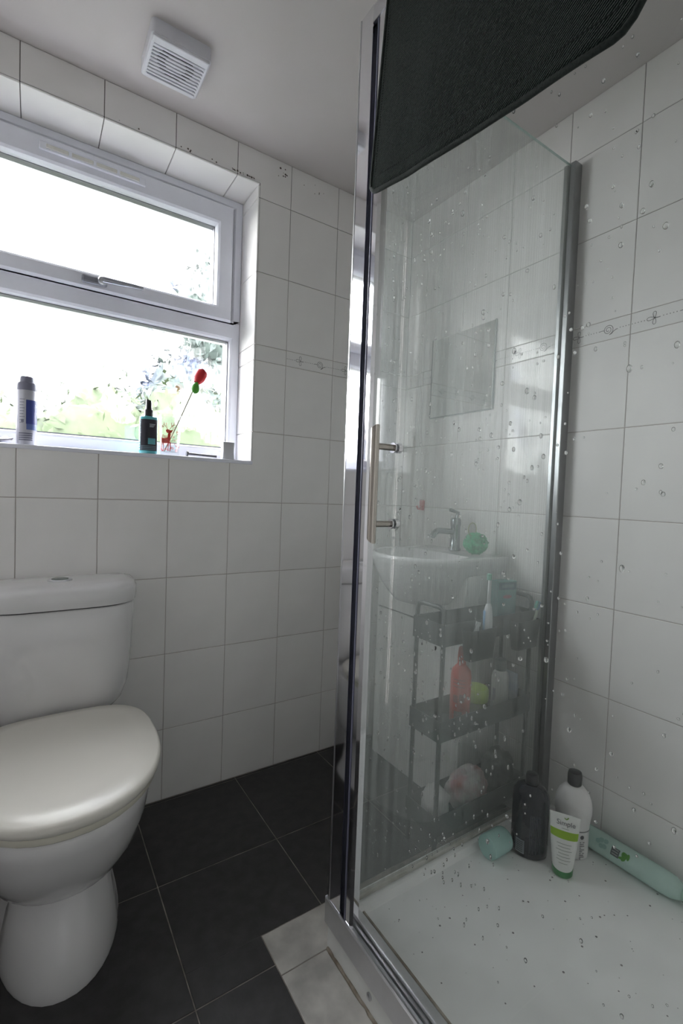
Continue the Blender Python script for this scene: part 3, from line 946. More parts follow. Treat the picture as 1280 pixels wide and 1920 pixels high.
# dark channel and rubber between post and door
E(bx(-.764, -.740, -.7705, -.7575, .106, 1.985), 'closing_channel', plain('channel_slate', (0.055, 0.06, 0.08), 0.45))
# top rail
poly = [(-.776, 1.979), (-.776, 2.012), (-.772, 2.016), (-.748, 2.016), (-.744, 2.012), (-.744, 1.979), (-.748, 1.979), (-.748, 2.006), (-.771, 2.006), (-.771, 1.979)]
E(prism(poly, 'y', -.7575, -1.495), 'top_rail', M['satin'])
E(bx(-.7665, -.752, -.815, -.776, 1.952, 2.004, bev=.004), 'door_roller', M['rubber'])
# side panel and wall profile
sp = E(bx(-.7345, -.022, -.731, -.725, .104, 2.018), 'side_panel', M['shower_side'])
E(bx(-.7345, -.022, -.7312, -.7248, 2.018, 2.0188), 'panel_top_edge', M['green_edge'], sp)
poly = [(-.0008, -.711), (-.032, -.711), (-.034, -.713), (-.034, -.7225), (-.020, -.7225), (-.020, -.7335), (-.034, -.7335), (-.034, -.746), (-.032, -.748), (-.0008, -.748)]
E(prism(poly, 'z', .102, 2.02), 'wall_profile', plain('wall_profile_grey', (0.30, 0.31, 0.32), 0.3, metal=1.0))
# sliding door
dr = E(bx(-.767, -.761, -1.47, -.800, .112, 1.975), 'door_panel', M['shower_front'])
bm = B()
poly = [(-.772, -.776), (-.7745, -.779), (-.7745, -.792), (-.771, -.801), (-.757, -.801), (-.755, -.799), (-.755, -.776)]
add_prism(bm, poly, 'z', .110, 1.978)
E(bm, 'door_edge_profile', M['chrome'], dr)
E(bx(-.7752, -.762, -.7765, -.7715, .110, 1.978, bev=.002), 'door_seal', plain('door_seal_violet', (0.20, 0.20, 0.29), 0.35), dr)
# pull handle: bar with mitred ends on two stand-offs
bm = B()
hx, hy = -.812, -.866
seg = 20
ring0, ring1 = [], []
for i in range(seg):
    a = 2*PI*i/seg
    dx, dy = .0085*math.cos(a), .0085*math.sin(a)
    sl = dy*0.9
    ring0.append((hx+dx, hy+dy, .944 + dy*0.75))
    ring1.append((hx+dx, hy+dy, 1.152 - dy*0.75))
add_rings(bm, [ring0, ring1])
for z in (.974, 1.119):
    add_tube(bm, [(hx, hy, z), (-.768, hy, z)], .0062, 14)
h = E(bm, 'pull_handle', M['steel'], dr, smooth=True, angle=40)
for z in (.974, 1.119):
    E(tube([(-.7695, hy, z), (-.767, hy, z)], .010, 18), 'handle_washer', M['chrome'], dr, smooth=True, angle=40)
    E(tube([(-.761, hy, z), (-.752, hy, z)], .010, 18), 'handle_washer', M['chrome'], dr, smooth=True, angle=40)
# water drops on the inner face of the door
bm = B()
def drop(y, z, r, el, h):
    seg, nr = 12, 4
    rings = []
    for k in range(nr+1):
        t = k/nr*PI/2
        rr, hh = r*math.cos(t*0.93), h*math.sin(t)
        if k == nr: break
        rings.append([(-.7605+hh, y+rr*math.cos(2*PI*i/seg), z+rr*el*math.sin(2*PI*i/seg)-(0.25*r*(1-math.sin(2*PI*i/seg))*el*(hh/h)*.4)) for i in range(seg)])
    vs = [[bm.verts.new(p) for p in q] for q in rings]
    for a, b in zip(vs[:-1], vs[1:]):
        for i in range(seg):
            j = (i+1) % seg
            bm.faces.new((a[i], a[j], b[j], b[i]))
    bm.faces.new(list(reversed(vs[0])))
    top = bm.verts.new((-.7605+h, y, z-.15*r))
    for i in range(seg): bm.faces.new((vs[-1][i], vs[-1][(i+1) % seg], top))
rd = random.Random(11)
for i in range(1500):
    y = -.815 - .56*rd.random()**1.25
    z = rd.uniform(.30, 1.80)
    # fewer drops near the top, clusters in the middle
    if noise.noise(Vector((y*9, z*9, 4.2))) < -0.15 and rd.random() < .7: continue
    if z > 1.55 and rd.random() < .55: continue
    if z < .62 and y < -.93 and rd.random() < .6: continue
    r = rd.choice((.0010, .0011, .0012, .0014, .0016, .0019, .0023, .0029))*rd.uniform(.8, 1.15)
    drop(y, z, r, rd.uniform(.95, 1.5), r*rd.uniform(.75, 1.0))
for i in range(120):     # long beads sliding down in the lower right
    y = rd.uniform(-1.15, -.92); z = rd.uniform(.35, .80)
    r = rd.uniform(.0011, .0019)
    drop(y, z, r, rd.uniform(1.6, 3.0), r*.9)
o = E(bm, 'water_drops', M['water'], dr, smooth=True); o['kind'] = 'stuff'

# ================================================================== TOWEL over the top rail
tw = thing('bath_towel', (-.782, -1.05, 1.60), 'dark green terry towel hung over the top rail of the shower', 'towel')
def towel_path(t):
    """t: 0 at the hem outside, 1 at the hem inside; returns (x, z) and slack for waves"""
    lo, li = 0.43, 0.16
    L = lo + .055 + li
    s = t*L
    if s < lo: return -.790 + 0.010*(1-s/lo)*0.0, 1.595 + s
    if s < lo+.055:
        a = (s-lo)/.055*PI
        return -.760 - .030*math.cos(a), 2.025 + .012*math.sin(a)
    return -.730, 2.025 - (s-lo-.055)
bm = B()
nu, nv = 44, 56
grid = []
for j in range(nv+1):
    t = j/nv
    row = []
    for i in range(nu+1):
        u = i/nu
        y = -.792 - u*.515
        x, z = towel_path(t)
        wave = .006*math.sin(u*9+1) + .004*math.sin(u*17+t*3)
        hang = max(0, 1-abs(z-2.03)/.43)
        k = (1-hang)
        if t < .62:
            zb = 1.612 - .066*u**.75
            if u > .90: zb += .05*((u-.90)/.10)**2.5
            if u < .03: zb += .008*((.03-u)/.03)**2
            z = zb + (z-1.595)*(2.025-zb)/(2.025-1.595) if z < 2.025 else z
            x = x - .003 - abs(wave)*k*.25
            y = -.845 + .040*k - u*(.465 + .036*k)
        else:
            y = -.845 - u*.465
        row.append(bm.verts.new((x+.782, y+1.05, z-1.60)))
    grid.append(row)
for j in range(nv):
    for i in range(nu):
        bm.faces.new((grid[j][i], grid[j][i+1], grid[j+1][i+1], grid[j+1][i]))
hemline = [(grid[2][i].co.copy()) for i in range(nu+1)]
leftline = [(grid[j][1].co.copy()) for j in range(2, nv//2)]
rightline = [(grid[j][nu-1].co.copy()) for j in range(2, nv//2)]
bottom = [grid[0][i].co.copy() for i in range(nu+1)]
ledge = [grid[j][0].co.copy() for j in range(0, nv//2+4)]
redge = [grid[j][nu].co.copy() for j in range(0, nv//2+4)]
bmesh.ops.recalc_face_normals(bm, faces=bm.faces)
bmesh.ops.solidify(bm, geom=bm.faces[:], thickness=-0.006)
to = obj('terry_cloth', bm, M['towel'], tw, smooth=True)
bm = B()
add_tube(bm, [p+Vector((-.004, 0, 0)) for p in (ledge[::-1]+bottom+redge)], .0045, 6)
obj('rolled_hem', bm, M['towel_hem'], tw, smooth=True)
bm = B()
add_tube(bm, [p+Vector((-.0045, 0, .004)) for p in (leftline[::-1]+hemline[1:-1]+rightline)], .0020, 5)
obj('hem_seam', bm, plain('seam_dark', (0.006, 0.010, 0.009), 1.0), tw, smooth=True)

# ================================================================== BOTTLES IN THE SHOWER
FACE = math.radians(-60.6)        # labels turned towards the doorway
TZ = .0905
# dark shampoo bottle
t = thing('shampoo_bottle', (-.222, -.836, TZ), 'dark navy shampoo bottle in the far corner of the tray', 'bottle', rotz=FACE)
navy = plain('navy_plastic', (0.012, 0.014, 0.022), 0.18, var=0.1)
def oval(prof, sx, sy, seg=32): return lathe(prof, seg=seg, sx=sx, sy=sy)
obj('body', oval([(.041, 0), (.0455, .004), (.046, .02), (.046, .125), (.0465, .145), (.044, .163), (.037, .176), (.026, .184), (.015, .187)], 1.0, .78), navy, t, smooth=True, angle=50)
obj('cap', oval([(.0145, .185), (.0160, .188), (.0160, .208), (.014, .213), (.009, .214)], 1, .9), plain('cap_black', (0.012, 0.013, 0.016), 0.3), t, smooth=True, angle=40)
wr = lambda u, v: (.0463*math.sin(u/.046), -.0463*.78*math.cos(u/.046)-.0006, v)
bm = B(); add_patch(bm, -.033, -.008, .012, .048, wr)
lb = obj('label', bm, plain('label_grey', (0.22, 0.24, 0.27), 0.4), t)
bm = B()
for k in range(6): add_patch(bm, -.030, -.012, .016+k*.005, .0185+k*.005, lambda u, v: tuple(Vector(wr(u, v))+Vector((0, -.0004, 0))), 4)
obj('small_print', bm, plain('print_dark', (0.06, 0.07, 0.08), 0.5), lb)
bm = B()
for k in range(7): add_patch(bm, .004+k*.004, .0055+k*.004, .02+.008*(k % 2), .12, wr, 1, 1)
obj('stripes', bm, plain('navy_stripe', (0.045, 0.05, 0.07), 0.3), t)
# white conditioner bottle
t = thing('conditioner_bottle', (-.124, -.897, TZ), 'white bottle with a black cap standing by the right shower wall', 'bottle', rotz=FACE)
wp = plain('white_plastic', (0.74, 0.73, 0.73), 0.28, var=0.03)
obj('body', oval([(.034, 0), (.039, .004), (.040, .02), (.040, .075), (.042, .098), (.045, .115), (.0455, .132), (.043, .150), (.036, .168), (.025, .182), (.016, .188)], 1.0, .78), wp, t, smooth=True, angle=50)
obj('waist_line', oval([(.0408, .0765), (.0415, .078), (.0408, .0795)], 1.0, .78), plain('waist_grey', (0.30, 0.30, 0.31), 0.4), t)
obj('cap', oval([(.0155, .186), (.0175, .189), (.018, .212), (.016, .220), (.009, .222)], 1, 1), M['cap_black'], t, smooth=True, angle=40)
wr2 = lambda u, v: (.0403*math.sin(u/.040), -.0403*.78*math.cos(u/.040)-.0005, v)
bm = B(); add_disc(bm, .026, .064, .0055, wr2, 14)
obj('round_mark', bm, plain('mark_dark', (0.10, 0.10, 0.11), 0.5), t)
bm = B()
for k in range(10):
    add_patch(bm, .020, .020+.004*(1+(k*7) % 3), .006+k*.0048, .0085+k*.0048, wr2, 3)
    if k % 2: add_patch(bm, .028, .034, .006+k*.0048, .0085+k*.0048, wr2, 2)
obj('small_print', bm, plain('print_grey', (0.24, 0.24, 0.25), 0.5), t)
# face-wash tube with lettering
t = thing('face_wash_tube', (-.210, -.925, TZ), 'white tube with a lime band, standing on its green cap', 'tube', rotz=FACE)
def tube_sec(z):
    k = (z-.018)/.132
    hwid = .0235 + (.036-.0235)*min(1, max(0, k))**.75
    dep = .0235*(1-max(0, k))**.8 + .0012
    return hwid, dep
def tsurf(u, v, off=.0005):
    a, d = tube_sec(v)
    s = max(-1, min(1, u/a))
    return (u, -d*math.sqrt(max(0, 1-s*s))-off, v)
bm = B()
rings = []
for i in range(15):
    z = .018 + .132*i/14
    a, d = tube_sec(z)
    rings.append([(a*math.cos(2*PI*k/32), d*math.sin(2*PI*k/32), z) for k in range(32)])
add_rings(bm, rings)
obj('body', bm, plain('tube_white', (0.78, 0.79, 0.77), 0.3, var=0.02), t, smooth=True, angle=50)
obj('cap', lathe([(.0215, 0), (.024, .003), (.0245, .018), (.0235, .0185)], seg=30), plain('cap_green', (0.05, 0.24, 0.08), 0.3), t, smooth=True, angle=40)
bm = B()
add_patch(bm, -.0300, .0300, .094, .113, lambda u, v: tsurf(u*tube_sec(v)[0]/.0308, v, .0004), 20, 2)
obj('lime_band', bm, plain('lime', (0.30, 0.50, 0.02), 0.4), t, smooth=True)
obj('lettering', text_bm('Simple', .0165, lambda u, v: tsurf(u+.003, v+.1255, .0007)), plain('letter_grey', (0.14, 0.15, 0.16), 0.5), t)
bm = B()
add_stroke(bm, [(.003, .1400), (.006, .1420), (.0085, .1455)], .0022, lambda u, v: tsurf(u, v, .0007))
add_stroke(bm, [(.003, .1400), (.001, .1415), (-.001, .1435)], .0018, lambda u, v: tsurf(u, v, .0007))
obj('leaf_mark', bm, plain('leaf_green', (0.18, 0.36, 0.03), 0.5), t)
bm = B()
for k, (a, b) in enumerate(((-.006, .010), )): add_patch(bm, a, b, .1178, .1192, lambda u, v: tsurf(u, v, .0006), 4)
for k in range(7):
    wdt = (.017, .014, .018, .012, .015, .016, .010)[k]
    add_patch(bm, -wdt+.001, wdt+.001, .082-k*.0075, .0834-k*.0075, lambda u, v: tsurf(u, v, .0006), 8)
obj('small_print', bm, plain('print_pale', (0.34, 0.38, 0.34), 0.5), t)

def lying_bottle(name, loc, direc, prof, label, flat, mat):
    d = Vector(direc).normalized()
    q = d.to_track_quat('Z', 'Y')
    o = thing(name, loc, label, 'bottle', rot=q.to_euler())
    obj('body', lathe(prof, seg=30, sy=flat), mat, o, smooth=True, angle=45)
    return o
teal = plain('teal_clear', (0.40, 0.62, 0.58), 0.25, var=0.05)
t = lying_bottle('shower_gel_bottle', (-.345, -.7970, TZ+.0307), (1, 0, 0), [(.024, 0), (.0295, .003), (.0305, .010), (.0305, .064), (.0285, .071), (.021, .077), (.014, .079)], 'pale teal bottle lying against the glass side panel', 1.0, teal)
obj('cap', lathe([(.0145, .078), (.0155, .080), (.0155, .084), (.012, .086)], seg=20), plain('teal_cap', (0.20, 0.42, 0.38), 0.3), t, smooth=True, angle=40)
wl = lambda a, z, r=.0316: (r*math.cos(a), r*math.sin(a), z)
# find the side of the lying bottle turned to the camera by its own axes
def facing(o, r, flat=1.0):
    bpy.context.view_layer.update()
    c = o.matrix_world.inverted() @ Vector((-1.3392, -1.5624, 1.0275))
    return math.atan2(c.y, c.x)
a0 = facing(t, .0285)
def wrap_c(a0, r, flat=1.0, off=.0005):
    return lambda u, v: ((r+off)*math.cos(a0+u/r), (r*flat+off)*math.sin(a0+u/r), v)
W = wrap_c(a0, .0285)
bm = B(); add_patch(bm, -.020, .014, .022, .054, W)
lb = obj('label', bm, plain('gel_label', (0.46, 0.60, 0.57), 0.4), t)
bm = B()
W2 = wrap_c(a0, .0285, off=.0009)
add_patch(bm, -.017, -.003, .040, .052, W2); 
for k in range(4): add_patch(bm, .001+k*.003, .0024+k*.003, .026, .050-.004*(k % 2), W2)
for k in range(3): add_patch(bm, -.017+k*.005, -.014+k*.005, .025, .037, W2)
obj('small_print', bm, plain('gel_print', (0.10, 0.17, 0.17), 0.5), lb)
mint = plain('mint_clear', (0.50, 0.68, 0.62), 0.22, var=0.05)
t = lying_bottle('body_wash_bottle', (-.056, -.895, TZ+.0268), (.02, -1, 0), [(.020, 0), (.0285, .003), (.030, .012), (.030, .19), (.028, .215), (.020, .232), (.014, .236)], 'pale mint bottle lying along the right shower wall', .88, mint)
obj('cap', lathe([(.015, .235), (.0165, .238), (.0165, .262), (.013, .265)], seg=20), plain('mint_cap', (0.42, 0.62, 0.52), 0.3), t, smooth=True, angle=40)
a0 = facing(t, .030)
W = wrap_c(a0, .030, .92); W2 = wrap_c(a0, .030, .92, .0010)
bm = B(); add_patch(bm, -.009, .012, .082, .102, W)
lb = obj('label', bm, plain('wash_label', (0.10, 0.12, 0.12), 0.4), t)
bm = B()
for k in range(3): add_patch(bm, -.006+k*.006, -.0045+k*.006, .085, .099, W2)
obj('label_print', bm, plain('wash_print', (0.45, 0.48, 0.47), 0.5), lb)
bm = B()
for cx, cz, ang, ln in ((.0, .112, .4, .020), (.004, .114, -.5, .018), (-.006, .116, 1.2, .018), (.006, .108, -1.2, .014), (-.004, .122, .1, .016)):
    pts = []
    for i in range(12):
        tt = 2*PI*i/12
        lx, ly = ln*.5*math.cos(tt), ln*.22*math.sin(tt)
        pts.append(W2(cx+lx*math.cos(ang)-ly*math.sin(ang), cz+lx*math.sin(ang)+ly*math.cos(ang)))
    bm.faces.new([bm.verts.new(p) for p in pts])
obj('leaf_print', bm, plain('wash_leaf', (0.10, 0.32, 0.05), 0.5), t)
bm = B()
for cx, cz in ((-.008, .055), (.006, .058), (-.002, .048), (.004, .066), (-.010, .066)):
    add_disc(bm, cx, cz, .006, W2, 10)
obj('flower_print', bm, plain('wash_flower', (0.30, 0.48, 0.44), 0.5), t)

# ================================================================== VANITY, BASIN, MIRROR
van = thing('vanity_unit', (-.095, -.33, 0), 'white vanity cabinet under the basin, behind the glass panel', 'cabinet')
def V(bm, name, mat, parent=None, **k):
    for v in bm.verts: v.co -= Vector((-.095, -.33, 0))
    return obj(name, bm, mat, parent or van, **k)
V(bx(-.178, -.001, -.548, -.100, 0, .800, bev=.002), 'carcass', M['cabinet'])
V(bx(-.1815, -.178, -.545, -.104, .588, .594), 'shadow_gap', M['gap'])
V(bx(-.188, -.1785, -.547, -.102, .5945, .798, bev=.002), 'top_panel', M['cabinet'])
V(bx(-.188, -.1785, -.3235, -.102, .004, .588, bev=.002), 'cabinet_door', M['cabinet'])
V(bx(-.188, -.1785, -.547, -.3255, .004, .588, bev=.002), 'cabinet_door', M['cabinet'])

bas = thing('wash_basin', (-.2, -.38, .80), 'white rounded wash basin projecting from the cabinet', 'basin')
def basin_ring(r, z, xb=0.0, hwb=.186, n=40, cx=-.2, cy=-.375, k=1.0):
    pts = []
    for i in range(n+1):
        a = PI/2 + PI*i/n
        pts.append((cx + r*math.cos(a), cy + r*math.sin(a)*k, z))
    w = min(hwb, r)
    pts.append((xb, cy-w, z)); pts.append((xb, cy+w, z))
    return [(x+.2, y+.38, zz-.80) for x, y, zz in pts]
bm = B()
add_rings(bm, [basin_ring(.07, .665, -.185), basin_ring(.105, .675, -.17), basin_ring(.128, .70, -.12), basin_ring(.152, .735, -.001), basin_ring(.172, .775, -.001), basin_ring(.184, .810, -.001), basin_ring(.190, .826, -.001), basin_ring(.187, .835, -.001),
               basin_ring(.178, .837, -.001)], cap1=False)
# inner bowl
rim = basin_ring(.178, .837, -.001)
inner = []
def bowl(r, z, cx=-.215):
    return [(cx + r*math.cos(PI/2+PI*i/40)+.2, -.375 + r*math.sin(PI/2+PI*i/40)*1.0+.38, z-.80) for i in range(41)] + [(min(0, cx+r*.5)+.2, -.375-r*.86+.38, z-.80), (min(0, cx+r*.5)+.2, -.375+r*.86+.38, z-.80)]
add_rings(bm, [rim, bowl(.160, .835), bowl(.150, .812), bowl(.128, .77), bowl(.08, .745), bowl(.03, .740)], cap0=False, cap1=True)
bmesh.ops.remove_doubles(bm, verts=bm.verts, dist=1e-5)
obj('bowl', bm, M['ceramic'], bas, smooth=True, angle=60)
bm = B()
add_lathe(bm, [(.022, .838), (.022, .846), (.018, .850), (.017, .925), (.019, .930), (.019, .950), (.014, .956)], seg=20, cx=-.055, cy=-.37)
add_tube(bm, round_path([(-.055, -.37, .905), (-.150, -.37, .912), (-.170, -.37, .890)], .02), .0105, 12)
add_tube(bm, [(-.055, -.37, .948), (-.045, -.37, .975), (-.085, -.37, .985)], .007, 10)
for v in bm.verts: v.co -= Vector((-.2, -.38, .80))
obj('mixer_tap', bm, plain('tap_chrome', (0.30, 0.33, 0.34), 0.15, metal=1.0), bas, smooth=True, angle=50)

# green bath puff on the basin
puff = thing('bath_puff', (-.085, -.492, .84), 'green mesh bath puff on the rim of the basin', 'bath puff')
bm = B()
g = bmesh.ops.create_icosphere(bm, subdivisions=4, radius=.042)
for v in bm.verts:
    n = v.co.normalized()
    v.co = n*(.040 + .006*noise.noise(n*9) + .003*noise.noise(n*22)); v.co.z = v.co.z*.92 + .037
obj('ruffles', bm, plain('puff_green', (0.05, 0.42, 0.20), 0.7, scale=90, var=0.4), puff, smooth=True)
obj('cord_loop', tube([(.02*math.cos(a)-.02, .0, .085+.022*math.sin(a)) for a in [2*PI*i/14 for i in range(15)]], .0015, 6), plain('cord_olive', (0.35, 0.38, 0.16), 0.8), puff)
# red hook on the wall
hk = thing('wall_hook', (-.001, -.134, .965), 'small red plastic hook on the white wall near the corner', 'hook')
red = plain('red_plastic', (0.55, 0.05, 0.05), 0.35)
obj('plate', bx(-.006, 0, -.014, .014, .008, .050, bev=.004), red, hk)
obj('prong', tube(round_path([(-.005, 0, .022), (-.022, 0, .010), (-.030, 0, .026)], .008), .0045, 10), red, hk, smooth=True)
# mirror
mi = thing('wall_mirror', (-.001, -.314, 1.345), 'frameless rectangular mirror on the tiled wall above the basin', 'mirror')
obj('mirror_glass', bx(-.006, 0, -.152, .152, 0, .308, bev=.0015, seg=1), M['mirror'], mi)
obj('mirror_edge', (lambda bm: (add_box(bm, -.0064, 0, -.1545, -.1522, -.002, .310), add_box(bm, -.0064, 0, .1522, .1545, -.002, .310), add_box(bm, -.0064, 0, -.1522, .1522, -.0025, -.0002), bm)[3])(B()), plain('mirror_edge_grey', (0.22, 0.26, 0.25), 0.3), mi)

# ================================================================== TROLLEY
tl = thing('storage_trolley', (-.225, -.628, 0), 'slim black metal trolley behind the glass panel', 'trolley')
TX0, TX1, TY0, TY1 = -.190, .190, -.052, .052
lm = obj('leg', tube([(0, 0, .03), (0, 0, .66)], .0065, 10), M['black_metal'], tl, loc=(TX0, TY0, 0), smooth=True, angle=40)
for x, y in ((TX1, TY0), (TX0, TY1), (TX1, TY1)):
    link_mesh('leg', lm.data, None, tl, (x, y, 0))
cw = None
for x, y in ((TX0, TY0), (TX1, TY0), (TX0, TY1), (TX1, TY1)):
    if cw is None:
        cw = obj('caster', tube([(-.007, 0, .017), (.007, 0, .017)], .017, 16), M['rubber'], tl, loc=(x, y, 0), smooth=True, angle=40)
    else: link_mesh('caster', cw.data, None, tl, (x, y, 0))
def tray_shelf(z0, z1, name='shelf_tray'):
    bm = B()
    a, b, c, d = TX0-.008, TX1+.008, TY0-.008, TY1+.008
    t = .002
    o1 = [(a, c), (b, c), (b, d), (a, d)]
    i1 = [(a+t, c+t), (b-t, c+t), (b-t, d-t), (a+t, d-t)]
    L_ = [[(x, y, z0) for x, y in o1], [(x, y, z1) for x, y in o1], [(x, y, z1) for x, y in i1], [(x, y, z0+t) for x, y in i1]]
    add_rings(bm, L_)
    return obj(name, bm, M['black_metal'], tl)
tray_shelf(.628, .688); tray_shelf(.366, .424); tray_shelf(.105, .160)
for x in (TX0, TX1):
    p = round_path([(0, TY0, .66), (0, TY0, .730), (0, TY1, .730), (0, TY1, .66)], .022)
    obj('end_handle', tube(p, .0068, 10), M['black_metal'], tl, loc=(x, 0, 0), smooth=True, angle=50)

def bucket(x, w, label):
    o = thing('hanging_bucket', (x, -.704, .585), label, 'bucket', group='hanging buckets on the trolley')
    bm = B()
    def rr(hx, hy, z): return rrect(hx, hy, .008, z, 3)
    hw_ = w/2
    add_rings(bm, [rr(hw_-.008, .014, 0), rr(hw_, .0175, .085), rr(hw_-.002, .0155, .085), rr(hw_-.010, .012, .003)])
    obj('cup', bm, M['black_metal'], o, smooth=True, angle=40)
    obj('hook', tube(round_path([(0, .016, .080), (0, .0165, .1075), (0, .0195, .1075)], .002, 3), .0018, 6), M['black_metal'], o)
    return o
bucket(-.300, .115, 'black bucket on the trolley front holding the electric toothbrush')
bucket(-.098, .112, 'black bucket on the trolley front nearest the right wall')
# electric toothbrush
t = thing('electric_toothbrush', (-.268, -.704, .589), 'white and blue electric toothbrush upright in a black bucket', 'toothbrush', rotz=FACE)
obj('handle', lathe([(.009, 0), (.0115, .004), (.0135, .05), (.013, .10), (.010, .135), (.006, .146)], seg=20), plain('brush_white', (0.72, 0.72, 0.74), 0.3), t, smooth=True, angle=50)
bm = B(); add_patch(bm, -.0165, -.0055, .05, .128, lambda u, v: (.0135*math.sin(u/.0135), -.0138*math.cos(u/.0135), v), 6, 4)
obj('blue_grip', bm, plain('brush_blue', (0.22, 0.42, 0.66), 0.4), t)
obj('brush_neck', tube([(0, 0, .142), (0, 0, .19), (0, 0, .225)], [.0052, .0042, .0036], 10), M['brush_white'], t, smooth=True)
obj('bristles', bx(-.006, .006, -.015, -.003, .214, .232, bev=.002), plain('bristle_green', (0.20, 0.48, 0.36), 0.6), t)
# small white tube
t = thing('small_tube', (-.333, -.704, .600), 'small white paste tube sticking out of the left bucket', 'tube', rot=(0, .30, 0))
obj('body', lathe([(.006, 0), (.0095, .012), (.0095, .060), (.004, .085)], seg=16, sy=.7), M['brush_white'], t, smooth=True, angle=50)
obj('crimp', bx(-.0095, .0095, -.001, .001, .080, .092), M['brush_white'], t)
# second brush
t = thing('manual_toothbrush', (-.085, -.704, .590), 'toothbrush with a blue and green head, leaning right in the bucket', 'toothbrush', rot=(0, .42, 0))
obj('handle', tube([(0, 0, 0), (.0, 0, .06), (.002, 0, .115)], [.004, .005, .0035], 10), plain('brush_clear', (0.55, 0.62, 0.50), 0.3), t, smooth=True)
obj('brush_head', bx(-.006, .006, -.003, .003, .112, .140, bev=.002), plain('brush_head_blue', (0.12, 0.34, 0.60), 0.4), t)
obj('bristles', bx(-.015, -.0065, -.004, .004, .114, .138, bev=.001), plain('bristle_teal', (0.15, 0.50, 0.42), 0.6), t)
# teal toothpaste carton
t = thing('toothpaste_box', (-.072, -.604, .6305), 'teal carton standing in the top shelf of the trolley', 'box', rotz=math.radians(-12))
obj('carton', bx(-.036, .036, -.017, .017, 0, .140, bev=.001, seg=1), plain('carton_teal', (0.18, 0.42, 0.42), 0.4, var=0.1), t)
bm = B()
add_box(bm, -.034, .034, -.0176, -.0171, .112, .136)
obj('dark_band', bm, plain('carton_dark', (0.07, 0.17, 0.20), 0.4), t)
bm = B(); add_patch(bm, -.022, .024, .119, .129, lambda u, v: (u, -.0179, v), 1); add_patch(bm, -.019, .021, .1215, .1265, lambda u, v: (u, -.0180, v), 1)
obj('band_print', bm, plain('carton_pale', (0.20, 0.34, 0.38), 0.5), t)
bm = B(); add_disc(bm, 0, .090, .010, lambda u, v: (u*1.7, -.0175, v*.6+.036), 16)
obj('red_print', bm, plain('carton_red', (0.45, 0.08, 0.12), 0.5), t)
# middle shelf
MZ = .3685
t = thing('red_bottle', (-.285, -.632, MZ), 'tall red plastic bottle with narrow neck on the trolley middle shelf', 'bottle', rotz=FACE)
rp = plain('coral_red', (0.62, 0.085, 0.06), 0.3, var=0.08)
obj('body', lathe([(.026, 0), (.0295, .004), (.030, .14), (.027, .158), (.017, .170), (.012, .175)], seg=26, sy=.8), rp, t, smooth=True, angle=50)
obj('cap', lathe([(.012, .173), (.0125, .20), (.010, .222), (.007, .226)], seg=18), rp, t, smooth=True, angle=50)
wr5 = lambda u, v: (.0302*math.sin(u/.030), -.0302*.8*math.cos(u/.030)-.0006, v)
bm = B(); add_patch(bm, -.012, .012, .008, .042, wr5)
obj('label', bm, plain('label_dark_red', (0.20, 0.10, 0.10), 0.5), t)
bm = B(); add_patch(bm, -.016, -.002, .066, .088, wr5); add_patch(bm, .002, .018, .070, .092, wr5)
for k in range(3): add_patch(bm, -.018, .018, .112+k*.010, .115+k*.010, wr5)
obj('print', bm, plain('print_maroon', (0.30, 0.09, 0.09), 0.5), t)
t = thing('lime_jar', (-.205, -.622, MZ), 'squat lime green jar on the trolley middle shelf', 'jar')
obj('body', lathe([(.030, 0), (.034, .004), (.036, .045), (.034, .050)], seg=26), plain('jar_olive', (0.16, 0.20, 0.04), 0.4), t, smooth=True, angle=45)
obj('lid', lathe([(.037, .049), (.038, .052), (.038, .082), (.034, .088), (.01, .089)], seg=26), plain('jar_lime', (0.40, 0.58, 0.03), 0.35), t, smooth=True, angle=45)
t = thing('lotion_bottle', (-.105, -.632, MZ), 'white lotion bottle with a dark cap on the trolley middle shelf', 'bottle', rotz=FACE)
obj('body', lathe([(.022, 0), (.0255, .004), (.026, .10), (.022, .118), (.014, .126)], seg=24, sy=.8), plain('lotion_white', (0.62, 0.62, 0.62), 0.35), t, smooth=True, angle=50)
obj('cap', lathe([(.016, .125), (.017, .128), (.017, .158), (.013, .162)], seg=20), plain('lotion_cap', (0.06, 0.09, 0.10), 0.4), t, smooth=True, angle=40)
bm = B(); add_patch(bm, -.020, -.010, .03, .07, lambda u, v: (.0262*math.sin(u/.026), -.0262*.8*math.cos(u/.026)-.0005, v), 3)
obj('label', bm, plain('lotion_label', (0.18, 0.19, 0.24), 0.5), t)
t = thing('wipes_packet', (-.050, -.620, MZ), 'blue and white soft packet beside the lotion bottle', 'packet')
bm = B()
g = bmesh.ops.create_grid(bm, x_segments=10, y_segments=10, size=1)
bm.free(); bm = B()
rings = []
for i in range(9):
    z = .11*i/8
    th = .003 + .016*math.sin(PI*i/8)**.6
    rings.append([(th*math.cos(a)*1.0*(1+.15*noise.noise(Vector((a*2, z*40, 1)))), .036*math.copysign(abs(math.sin(a))**.6, math.sin(a)), z) for a in [2*PI*k/20 for k in range(20)]])
add_rings(bm, rings)
obj('pouch', bm, plain('packet_blue', (0.34, 0.42, 0.55), 0.35, scale=30, col2=(0.60, 0.62, 0.68)), t, smooth=True)
